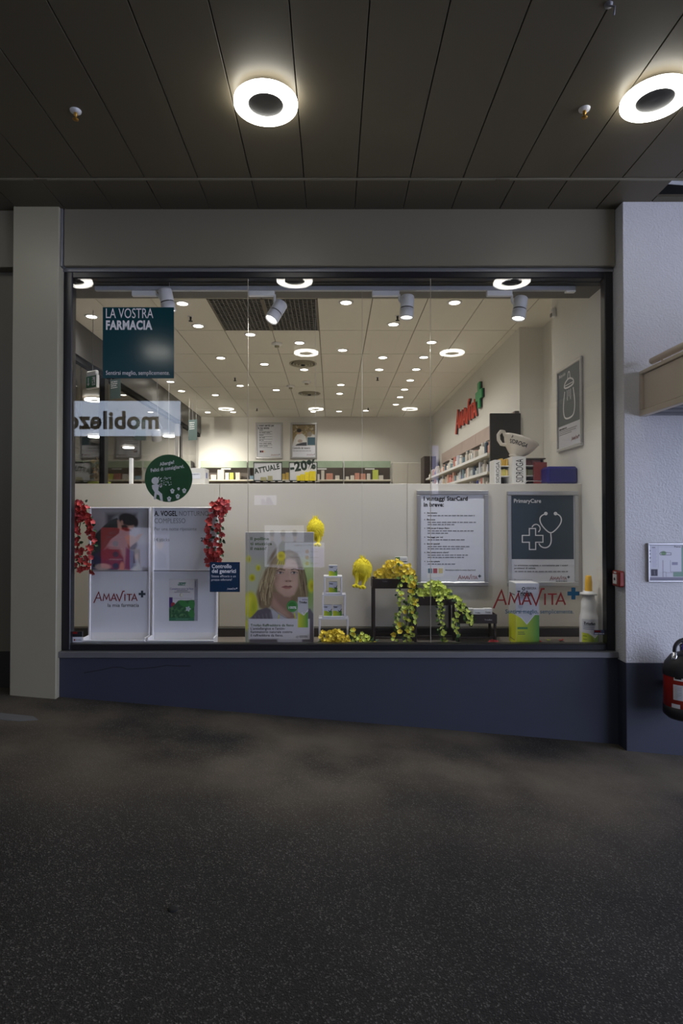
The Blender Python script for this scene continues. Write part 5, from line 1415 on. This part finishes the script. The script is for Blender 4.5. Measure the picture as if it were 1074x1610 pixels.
for s_, x0, x1, zc_, y_ in (('SIDROGA', b0, b1, 0, -.0005), ('SIDROGA', a0, a1, 0, .1195)):
    hh = (zT if x0 == b0 else p.z(721)); text(s_, (x1 - x0) * .52, x0 + (x1 - x0) * .78, .03, M['ink'], t, y=y_, rot=pi / 2, width=None if 0 else (hh * .80))
rr = random.Random(2)
k = 0
for x0, x1, zz_, cols, nn in ((a1 + .002, b0 - .002, p.z(732) + .008, ((226, 186, 90), (214, 170, 70)), 3), (a1 + .002, b0 - .002, p.z(748) + .008, ((226, 206, 130), (206, 200, 110)), 3), (b1 + .004, c1 - .014, p.z(732) + .008, ((196, 130, 130), (206, 150, 150)), 2), (b1 + .004, c1 - .09, p.z(748) + .008, ((210, 206, 150), (190, 196, 160)), 2)):
    for i in range(nn):
        w_ = (x1 - x0) / nn; k += 1
        B(x0 + i * w_, x0 + (i + 1) * w_ - .003, .125, .25, zz_, zz_ + rr.uniform(.06, .075), .001)
        o = B(0, w_ - .003, 0, .12, 0, rr.uniform(.058, .072), .001).build('tea_pack', mat('tea_pack_print', C(*cols[i % 2]), .5, var=.15, scale=30), None, (p.o.x + x0 + i * w_, p.o.y + .13, p.o.z + zz_ + .001))
        tag(o, '%s tea pack on the counter display beneath the big cup' % ['small golden', 'dull golden', 'third golden', 'small cream', 'dull cream', 'third cream', 'rose pink', 'second rose pink', 'pale sage', 'second pale sage'][k - 1], 'tea pack', 'tea packs in the counter display')
q = Pl(5.60, 840.5, 762)
o = B(0, q.x(860.5), 0, .035, 0, q.z(724) - q.z(760) + .0, .002).build('red_carton', mat('dark_red_carton', C(132, 52, 50), .45, var=.12, scale=20), None, (q.o.x, 5.60, PT + .002))
o.name = 'tea_carton'; tag(o, 'dark red carton leaning at the open side of the counter display', 'carton')
g = MB(); g.path([(0, 0, .02), (0, 0, .05), (.02, 0, .06), (.14, 0, .06), (.16, 0, .05), (.16, 0, .02)], .005, 6); o = g.build('wire_rack', M['chrome'], None, (p.o.x + b1 - .02, 5.58, PT - .02)); tag(o, 'low chrome wire holder on the partition in front of the dark red carton', 'wire holder')

# the big tilted cup
cq = at(809, 717, 5.74); tilt = radians(21)
t = thing('display_cup', 'oversized cream cup with black lettering, tilted on top of the counter display', 'cup', (cq.x, 5.74, p.o.z + zT + .001), (0, tilt, 0))
prof = [(0, .0), (.055, .0), (.060, .008), (.052, .016), (.075, .035), (.115, .075), (.145, .120), (.165, .165), (.176, .185), (.172, .187), (.158, .160), (.136, .118), (.105, .075), (.06, .035), (0, .026)]
MB().lathe(prof, 48).build('bowl', M['ceramic'], t)
hp = [(-.125, 0, .085), (-.165, 0, .075), (-.205, 0, .105), (-.225, 0, .15), (-.215, 0, .190), (-.185, 0, .198), (-.158, 0, .165)]
sm = []
for i in range(len(hp) - 1):
    for u in (0, .5):
        a, b_ = Vector(hp[i]), Vector(hp[i + 1]); sm.append(a.lerp(b_, u))
sm.append(Vector(hp[-1])); MB().path(sm, .017, 10).build('handle', M['ceramic'], t)


def rad(z):
    P_ = [(.052, .016), (.075, .035), (.115, .075), (.145, .120), (.165, .165), (.176, .185)]
    for (r0, z0_), (r1, z1_) in zip(P_[:-1], P_[1:]):
        if z0_ <= z <= z1_: return r0 + (r1 - r0) * (z - z0_) / (z1_ - z0_)
    return .176


V_, F_ = text_pts('SIDROGA', .02); kk = .034 / CAP; ext = V_[:, 0].max() * kk; g = MB(); vs = []
for a_, b_, _ in V_:
    s_ = a_ * kk * .19 / ext - .145; z_ = .10 + b_ * kk - (s_ + .145) * .0; r = rad(z_) + .002; th = s_ / .15
    vs.append((r * sin(th), -r * cos(th), z_))
g.add(vs, F_); g.build('lettering', M['ink'], t)
g = MB()
for dx, dz, an in ((-.135, .148, .5), (-.118, .152, 1.6), (-.105, .145, 2.6)):
    th = dx / .15; r = rad(dz) + .003
    pts_ = [(dx, dz), (dx + .016 * cos(an) - .005, dz + .016 * sin(an)), (dx + .022 * cos(an), dz + .022 * sin(an)), (dx + .012 * cos(an) + .006, dz + .010 * sin(an) - .004)]
    g.add([(rad(b_) * 1.02 * sin(a_ / .15), -rad(b_) * 1.02 * cos(a_ / .15), b_) for a_, b_ in pts_], [(0, 1, 2, 3)])
g.build('leaf_mark', M['ink'], t)

q = at(872, 491, 5.95)
t = thing('motion_sensor', 'small white motion sensor high on the side wall of the display', 'sensor', (XD - .001, 5.95, q.z - .05), (0, 0, -pi / 2))
B(-.03, .03, -.04, 0, 0, .09, .008).build('case', M['white'], t); B(-.02, .02, -.05, -.038, .0, .04, .006).build('lens', M['sill'], t)
# deep blue box and white carton on the partition
q = Pl(5.42, 860.5, 760); 
o = MB().box(0, q.x(910), 0, .18, 0, at(880, 733, 5.42).z - PT, .022).build('storage_box', M['blue'], None, (q.o.x, 5.42, PT)); tag(o, 'deep blue box with rounded edges on top of the partition at the side wall', 'box')
q = Pl(5.45, 298, 760); t = thing('shipping_carton', 'white shipping carton on the partition behind the round green sign', 'carton', (q.o.x, 5.45, PT))
W = q.x(322); Hh = at(310, 736, 5.45).z - PT
B(0, W, 0, .18, 0, Hh, .002).build('carton', mat('white_carton', C(206, 204, 200), .6), t); MB().rect(W * .1, W * .7, Hh * .35, Hh * .7, -.0002).build('paper_label', M['paper'], t)
bars(MB(), W * .14, Hh * .6, W * .5, .006, -.0012, 3).build('small_print', M['ink_grey'], t)
B(W, W + .0006, .05, .10, Hh * .4, Hh * .75).build('blue_seal', mat('blue_seal_print', C(70, 90, 150), .5), t)

# ---------------------------------------------------------------- lettering wall: sign, end panel, shelves
t = thing('wall_sign', 'raised red wall lettering with a green plus above the wall shelves', 'wall lettering', (XA - .001, 11.35, ZC + 1.70), (0, 0, -pi / 2))
logo(t, 0, 0, .255, y=-.03, th=.02, red=M['red_sign'], plus=M['green_cross'], plus_k=1.62, plus_dz=.18)
logo(t, 0, 0, .255, y=-.001, th=.028, red=M['sign_side'], plus=M['sign_side'], plus_k=1.62, plus_dz=.18)

YP = 7.62; zP = at(790, 650, YP - .03).z
o = B(at(769.5, 700, YP).x, XA + .0, YP - .045, YP - .005, IF, zP, .003).build('end_panel', M['blackpanel']); o.name = 'shelf_end_panel'
sx0 = 2.0
t = thing('wall_shelf', 'long white wall shelving full of toiletries beneath the red wall lettering', 'shelving', (sx0, YP, IF))
tag(o, 'tall glossy black panel closing the end of the wall shelving', 'panel')
SH = [ZC + .845 - IF, ZC + .605 - IF, ZC + .37 - IF]
LY = 5.0
B(.36, .41, .0, LY, 0, ZC + 1.39 - IF).build('back_board', M['shelf_dark'], t)
for i in range(5): B(.335, .36, i * 1.0 + .005, i * 1.0 + .995, ZC + 1.17 - IF, ZC + 1.38 - IF, .002).build('header_panel', M['pink_header'], t)
for zz_ in SH: B(0, .36, .0, LY, zz_ - .025, zz_, .002).build('shelf', M['shelf_white'], t); B(-.004, 0, 0, LY, zz_ - .03, zz_ + .006).build('price_rail', M['white'], t)
B(0, .36, 0, LY, 0, .1).build('plinth', M['shelf_dark'], t)
rr = random.Random(12)
pal = [((214, 210, 204), 'white'), ((196, 190, 182), 'cream'), ((170, 176, 178), 'pale grey'), ((120, 140, 150), 'grey blue'), ((56, 74, 92), 'dark blue'), ((196, 150, 130), 'salmon'), ((206, 190, 170), 'beige'), ((190, 120, 110), 'rose'), ((60, 70, 150), 'bright blue'), ((200, 200, 210), 'silver white')]
pm = [(mat('pack_print', C(*c), .5, var=.12, scale=40), n) for c, n in pal]
shapes = {}
for i, (m_, n) in enumerate(pm):
    shapes[n] = (B(0, 1, 0, 1, 0, 1, .06).mesh('pack', m_), MB().lathe([(.5, 0), (.5, .68), (.22, .76), (.22, .80), (.30, .80), (.30, 1.0), (0, 1.0)], 12, (.5, .5, 0)).mesh('bottle', m_))
wts = [6, 5, 3, 2, 2, 2, 3, 2, 1, 3]
for si_, (zz_, sn) in enumerate(zip(SH, ('top', 'middle', 'lower'))):
    y_ = .03; n = 0
    while y_ < LY - .15 and n < 44:
        w_ = rr.uniform(.05, .10); h_ = rr.uniform(.08, .19); m_, cn = rr.choices(pm, wts)[0]; isb = rr.random() < .4
        if n in (4, 5, 6) and si_ == 0: isb = True
        n += 1; d_ = rr.uniform(.05, .09)
        lb = '%s toiletry %s, %s from the near end of the %s wall shelf' % (cn, 'bottle' if isb else 'pack', ordinal(n), sn)
        o = bpy.data.objects.new('toiletry_bottle' if isb else 'toiletry_pack', shapes[cn][1 if isb else 0]); COL.objects.link(o)
        o.scale = (d_, w_, h_); o.location = (sx0 + rr.uniform(.01, .05), YP + y_, IF + zz_ + .0005); tag(o, lb, 'bottle' if isb else 'pack', 'toiletries on the wall shelving')
        y_ += w_ + rr.uniform(.005, .05)

# ---------------------------------------------------------------- shelving along the back wall
YS = YB - .02
zh1 = at(500, 725, YS - .3).z; zh0 = at(500, 735.5, YS - .3).z; zsd = at(500, 754, YS - .35).z
XS0 = -3.15; UW = 1.14; NU = 4
for i in range(NU):
    xa_ = XS0 + i * UW; nm = ordinal(i + 1)
    t = thing('shelf_unit', 'dark back wall shelf unit with pale green header panel, %s from the glazed side' % nm, 'shelf unit', (xa_, YS, IF), group='shelf units on the back wall')
    b1_ = UW - .01
    B(0, b1_, -.03, 0, 0, zh1 - IF).build('back_board', M['shelf_dark'], t)
    B(.01, b1_ - .01, -.33, -.32, zh0 - IF, zh1 - IF, .002).build('header_panel', M['green_header'], t)
    B(0, .012, -.34, -.03, 0, zh1 - IF + .01).build('divider', M['white'], t)
    B(.012, b1_, -.36, -.03, zsd - .03 - IF, zsd - IF, .002).build('shelf', M['shelf_white'], t)
    B(.012, b1_, -.36, -.03, zsd - .40 - IF, zsd - .37 - IF, .002).build('shelf', M['shelf_white'], t)
    B(b1_ * .45, b1_ * .65, -.336, -.331, zh0 - .045 - IF, zh0 - .015 - IF).build('sign_strip', M['white'], t)
rr = random.Random(31)
bp_ = [((206, 200, 190), 'cream'), ((210, 206, 204), 'white'), ((190, 200, 90), 'lime'), ((196, 140, 120), 'salmon'), ((110, 140, 160), 'blue grey'), ((200, 170, 90), 'ochre'), ((170, 110, 100), 'brick red')]
bm = [(B(0, 1, 0, 1, 0, 1, .03).mesh('pack', mat('carton_print', C(*c), .5, var=.15, scale=40)), n) for c, n in bp_]
for i in range(NU):
    x_ = .05; n = 0
    while x_ < UW - .2:
        w_ = rr.uniform(.07, .16); me, cn = rr.choices(bm, [5, 5, 2, 3, 2, 1, 1])[0]; n += 1
        h_ = rr.uniform(.07, .17) if rr.random() > .2 else rr.uniform(.17, .24)
        o = bpy.data.objects.new('medicine_pack', me); COL.objects.link(o); o.scale = (w_, .12, h_); o.location = (XS0 + i * UW + x_, YS - .33, zsd + .0005)
        tag(o, '%s medicine carton, %s along the shelf of the %s back wall unit' % (cn, ordinal(n), ordinal(i + 1)), 'medicine pack', 'medicine cartons on the back wall shelves')
        x_ += w_ + rr.uniform(.005, .06)
# pale cupboard and dark cabinet at the far right corner
q0 = at(618, 760, YS - .4); q1_ = at(664, 727, YS - .4)
t = thing('cupboard', 'plain pale cupboard beside the last back wall shelf unit', 'cupboard', (q0.x, YS - .4, IF))
B(0, q1_.x - q0.x, .02, .4, 0, q1_.z - IF, .003).build('body', M['white_wall'], t)
for i in range(2): B(.004 + i * (q1_.x - q0.x) / 2, (i + 1) * (q1_.x - q0.x) / 2 - .004, 0, .02, .02, q1_.z - IF - .01, .003).build('door', M['partition'], t)
q0 = at(667, 760, 13.2); q1_ = at(686, 717, 13.2)
t = thing('cabinet', 'narrow dark brown cabinet in the far corner beneath the lettering wall', 'cabinet', (q0.x, 13.2, IF))
B(0, q1_.x - q0.x, .02, .5, 0, q1_.z - IF, .003).build('body', M['shelf_dark'], t); B(.01, q1_.x - q0.x - .01, 0, .02, .01, q1_.z - IF - .01, .003).build('door', M['brown'], t)

# framed posters on the back wall
for (px0, px1, kind, lb) in ((402, 444.5, 0, 'small framed white list poster on the back wall'), (457, 498.5, 1, 'small framed poster of a pharmacist with a customer on the back wall')):
    p = Pl(YB - .002, px0, 721.5); W = p.x(px1); Hh = p.z(664.5)
    t = framed(lb, W, Hh, p.loc(), bw=.045)
    if kind == 0:
        text('I nostri servizi per', .050, p.x(405.5), p.z(670.5), M['ink'], t, y=-.0105, bold=.03, width=p.x(431) - p.x(405.5)); text('la tua salute', .050, p.x(405.5), p.z(674.5), M['ink'], t, y=-.0105, bold=.03, width=p.x(423) - p.x(405.5))
        for i, py in enumerate((677, 681, 685, 689, 693, 698, 702)):
            bars(MB(), p.x(407.5), p.z(py), p.x(407.5 + (6, 17, 9, 11, 8, 20, 15)[i]) - p.x(407.5), .022, -.0105, i).build('headline_print', M['ink_grey'], t)
            bars(MB(), p.x(407.5), p.z(py + 2), p.x(428) - p.x(407.5), .012, -.0105, i + 9).build('small_print', M['ink_grey'], t)
        for a, c_ in ((408.5, 'ink'), (411.5, 'red_ink'), (414.5, 'shelf_white')): MB().rect(p.x(a), p.x(a + 2.6), p.z(711.5), p.z(708.5), -.0105).build('colour_card', M[c_], t)
        logo(t, p.x(426), p.z(716.5), (p.x(440) - p.x(426)) / 7.4, y=-.0105)
    else:
        pa = Paint(285, 285, 70, (150, 132, 96)); rr = random.Random(3)
        for i in range(60): pa.rect(*(lambda x, y: (x, y, x + rr.uniform(8, 30), y + rr.uniform(5, 12)))(rr.uniform(0, 250), rr.uniform(10, 140)), rr.choice([(196, 176, 120), (110, 92, 66), (214, 206, 180), (140, 120, 80)]), 1)
        pa.rect(0, 0, 285, 10, (60, 54, 44)); pa.poly([(30, 285), (28, 180), (60, 130), (120, 120), (165, 160), (190, 285)], (220, 220, 220), 2); pa.ell(88, 100, 24, 32, (196, 160, 140), 2); pa.ell(84, 82, 30, 26, (40, 34, 32), 2)
        pa.poly([(60, 260), (130, 240), (250, 230), (250, 285), (30, 285)], (60, 62, 72), 2); pa.poly([(0, 285), (20, 200), (50, 190), (40, 285)], (210, 210, 214), 2); pa.ell(96, 222, 30, 22, (176, 160, 150), 2); pa.poly([(180, 170), (230, 130), (285, 140), (285, 285), (180, 285)], (206, 206, 208), 3); pa.ell(214, 130, 30, 34, (150, 140, 130), 2); pa.rect(188, 172, 285, 276, (50, 84, 100))
        zz_ = p.z(701); link('photo_print', pa.mesh('photo_print', W - .085, Hh - .045 - zz_, M['print']), t, (.042, -.0108, zz_))
        text('Controllo dei generici', .050, p.x(460.5), p.z(706), M['ink'], t, y=-.0105, bold=.02, width=p.x(487.5) - p.x(460.5)); bars(MB(), p.x(460.5), p.z(709.5), p.x(489) - p.x(460.5), .016, -.0105, 5).build('small_print', M['ink_grey'], t)
        logo(t, p.x(482.5), p.z(716), (p.x(495) - p.x(482.5)) / 7.4, y=-.0105)

# gondola with the two promotion signs
YG = 12.0
zG = at(450, 756, YG).z
q0 = at(396, 757, YG); q1_ = at(501, 757, YG)
t = thing('promotion_counter', 'dark promotion counter carrying the two framed offer signs in the middle of the shop', 'counter', (q0.x, YG, IF))
W = q1_.x - q0.x
B(0, W, 0, .5, 0, zG - .03 - IF, .004).build('body', M['shelf_dark'], t); B(-.01, W + .01, -.02, .52, zG - .03 - IF, zG - IF, .003).build('top_board', M['dark'], t)
g = MB()
for i in range(9): g.rect(.08 + i * W / 9, .08 + (i + .6) * W / 9, zG - .022 - IF, zG - .008 - IF, -.0205, .002)
o = g.build('price_strip', M['white'], t); o['kind'] = 'stuff'
for px0, px1, py0, s_, lb in ((398.5, 443.5, 726.5, 'ATTUALE', 'framed offer sign with one slanted dark green word on the promotion counter'), (454.5, 499, 726.5, '-20%', 'framed offer sign with a slanted dark green discount figure on the promotion counter')):
    p = Pl(YG + .02, px0, 756); p.o.z = zG; W = p.x(px1); Hh = p.z(py0)
    t = thing('offer_sign', lb, 'sign', p.loc())
    B(.008, W - .008, .004, .02, .008, Hh - .008).build('sign_board', M['paper'], t)
    fm = MATS.get('dark_green_frame') or mat('dark_green_frame', C(40, 58, 52), .4)
    for a in ((0, W, 0, .014), (0, W, Hh - .014, Hh), (0, .014, .014, Hh - .014), (W - .014, W, .014, Hh - .014)): B(a[0], a[1], -.006, .022, a[2], a[3], .002).build('frame_bar', fm, t)
    if s_ == 'ATTUALE': text(s_, .105, .025, .145, M['slate_ink'] if 0 else fm, t, y=.0035, bold=.035, width=W * .90, rot=.20)
    else: text(s_, .175, .03, .19, fm, t, y=.0035, bold=.05, width=W * .92, rot=.13)
rr = random.Random(8)
for i, (px0, px1, py0, c_, n) in enumerate(((467, 472, 748, (226, 206, 40), 'smallest'), (472.3, 479, 746, (220, 200, 36), 'second smallest'), (479.5, 486, 742.5, (232, 212, 44), 'second tallest'), (486.5, 497, 741, (226, 206, 40), 'broadest'))):
    q = Pl(YG - .0, px0, 756); o = B(0, q.x(px1), 0, .05, 0, q.z(py0) - 0, .002).build('medicine_pack', mat('yellow_pack_print', C(*c_), .5, var=.15, scale=25), None, (q.o.x, YG - .06, zG)); o.location.y = YG - .055
    tag(o, '%s yellow medicine carton in front of the discount sign' % n, 'medicine pack', 'yellow cartons on the promotion counter')
for i, (px0, px1, py0, n) in enumerate(((410, 419, 750.5, 'wider'), (421.5, 428.5, 748.5, 'taller'))):
    q = Pl(YG, px0, 756); o = B(0, q.x(px1), 0, .05, 0, q.z(py0), .002).build('medicine_pack', mat('olive_pack_print', C(168, 166, 130), .5, var=.15, scale=25), None, (q.o.x, YG - .055, zG)); tag(o, '%s olive grey carton in front of the slanted word sign' % n, 'medicine pack', 'olive cartons on the promotion counter')

# ---------------------------------------------------------------- hanging things near the glazed side
q = at(145.5, 611, 7.0)
t = thing('exit_sign', 'hanging green emergency exit sign with arrow and running figure', 'exit sign', (q.x, 7.0, q.z), (0, 0, -.55))
W, Hh = .20, .155
B(-W / 2, W / 2, -.02, .02, 0, Hh, .004).build('case', M['white'], t); MB().rect(-W / 2 + .008, W / 2 - .008, .010, Hh - .008, -.0205).build('green_face', M['exit_green'], t)
g = MB(); g.stroke([(-.05, .13), (-.05, .05)], .014, -.0215); g.poly([(-.075, .06), (-.025, .06), (-.05, .03)], -.0215); g.build('arrow', M['white_ink'], t)
g = MB(); g.rect(.02, .075, .03, .13, -.0215); g.build('door_mark', M['white_ink'], t)
g = MB(); g.disc(.03, .112, .010, -.0222, n=12); g.stroke([(.032, .098), (.046, .070), (.036, .050), (.046, .036)], .012, -.0222); g.stroke([(.046, .070), (.060, .060), (.062, .044)], .010, -.0222); g.stroke([(.022, .085), (.038, .092), (.058, .088)], .009, -.0222); g.build('running_figure', M['exit_green'], t)
B(-W / 2 + .01, W / 2 - .01, -.025, .025, Hh, Hh + .055, .012).build('housing', M['white'], t)
MB().path([(0, 0, Hh + .05), (0, 0, CZ - q.z)], .004, 6).build('suspension', M['sill'], t)
for (px, py0, py1, Y, n, wd) in ((181, 596, 627, 8.0, 'below the teal sign', .20), (303, 660, 692, 11.6, 'at the far end of the glazed side', .22)):
    q = at(px, py1, Y); Hh = at(px, py0, Y).z - q.z
    t = thing('hanging_placard', 'small grey green double placard hanging ' + n, 'placard', (q.x, Y, q.z), (0, 0, -.5))
    B(-wd / 2, wd / 2, 0, .006, 0, Hh, .001).build('board', mat('placard_print', C(88, 104, 104), .4), t); g = MB()
    for k in range(4): bars(g, -wd * .4, Hh * (.85 - .1 * k), wd * .6, .010, -.0002, k)
    g.build('small_print', M['white_ink'], t)
    for x_ in (-wd * .4, wd * .4): MB().path([(x_, .003, Hh), (x_, .003, CZ - q.z)], .0018, 5).build('thread', M['thread'], t)

# ---------------------------------------------------------------- side hall behind the glazed side
q = at(117, 730, 9.0); zq = at(117, 721, 9.0).z
t = thing('wall_screen', 'dark screen with red figures on an arm in the side hall behind the glass', 'screen', (q.x, 9.0, q.z - .08), (0, 0, .1))
B(-.16, .13, 0, .07, 0, .24, .008).build('case', M['dark'], t); MB().rect(-.14, .11, .02, .22, -.0004).build('display_face', M['black'], t)
text('40', .05, -.08, .13, emat('red_display_figures', (1, .12, .1), .8), t, y=-.001, bold=.02)
MB().path([(0, .07, .12), (0, .3, .12), (0, .3, CZ - q.z + .08)], .014, 8).build('arm', M['dark'], t)
q = at(156, 762, 8.9); rr = random.Random(17)
t = thing('dried_plant', 'golden dried leaf arrangement in a lime pot behind the glazed side', 'dried plant', (q.x - .0, 8.9, q.z - .10))
MB().lathe([(0, 0), (.10, 0), (.16, .12), (.17, .14), (0, .14)], 20).build('pot', M['petal_lime'], t)
MB().path([(0, 0, .1), (.01, 0, .25), (0, .01, .42)], .012, 7).build('stem', M['brown'], t)
gl = leaf_mesh('leaf', M['gold'], .085, .03)
for k in range(70):
    h_ = rr.uniform(.14, .46); r = .15 * (1 - (h_ - .14) / .5) * rr.random() ** .5; a_ = rr.uniform(0, 6.28)
    link('leaf', gl, t, (r * cos(a_), r * sin(a_), h_), rot_rand(rr, spread=1.4), rr.uniform(.6, 1.2))
o = B(-.35, .35, -.25, .25, 0, q.z - .10 - IF, .01).build('plinth', M['hallwall'], None, (q.x, 8.9, IF)); o.name = 'plant_pedestal'; tag(o, 'plain pedestal under the golden dried leaves in the side hall', 'pedestal')
q = at(206, 730, 6.4)
o = B(0, .05, 0, .05, 0, q.z - PT + 0.02, .002).build('tall_pack', M['white'], None, (at(203, 740, 5.5).x, 5.5, PT)); o.scale = (.5, 1, .85); o.name = 'tester_stand'; tag(o, 'slim white upright pack on the partition left of the round green sign', 'pack')


# ---------------------------------------------------------------- prints and small pieces belong to the sheet, board or body that carries them
CARRIER = {'framed_poster': 'poster_sheet', 'sticker': 'sticker_sheet', 'sign': 'sign_plate', 'round_sign': 'sign_plate', 'hanging_sign': 'sign_plate', 'evacuation_plan': 'backing', 'medicine_pack': 'carton',
           'display_carton': 'carton', 'advert_board': 'board', 'fire_extinguisher': 'cylinder', 'spray_bottle': 'body', 'display_cup': 'bowl', 'offer_sign': 'sign_board', 'shipping_carton': 'carton', 'hanging_placard': 'board', 'lit_advert': 'light_box'}
PRINTS = ('lettering', 'small_print', 'headline_print', 'front_print', 'side_print', 'photo_print', 'plan_print', 'label_print', 'label_lines', 'word_mark', 'plus_mark', 'colour_field', 'colour_card', 'card', 'bullet', 'stethoscope_drawing', 'baby_bottle_drawing',
          'sneezing_figure', 'pollen_dots', 'flower_drawing', 'maker_mark', 'leaf_mark', 'dark_field', 'red_field', 'red_dot', 'green_edge', 'lime_stripe', 'paper_label', 'blue_seal', 'poster_print')
for r in [o for o in S.objects if o.type == 'EMPTY' and o.parent is None]:
    cn = CARRIER.get(r.name.split('.')[0])
    if not cn: continue
    kids = list(r.children); car = [k for k in kids if k.name.split('.')[0] == cn]
    if not car: continue
    for k in kids:
        if k.name.split('.')[0] in PRINTS: k.parent = car[0]
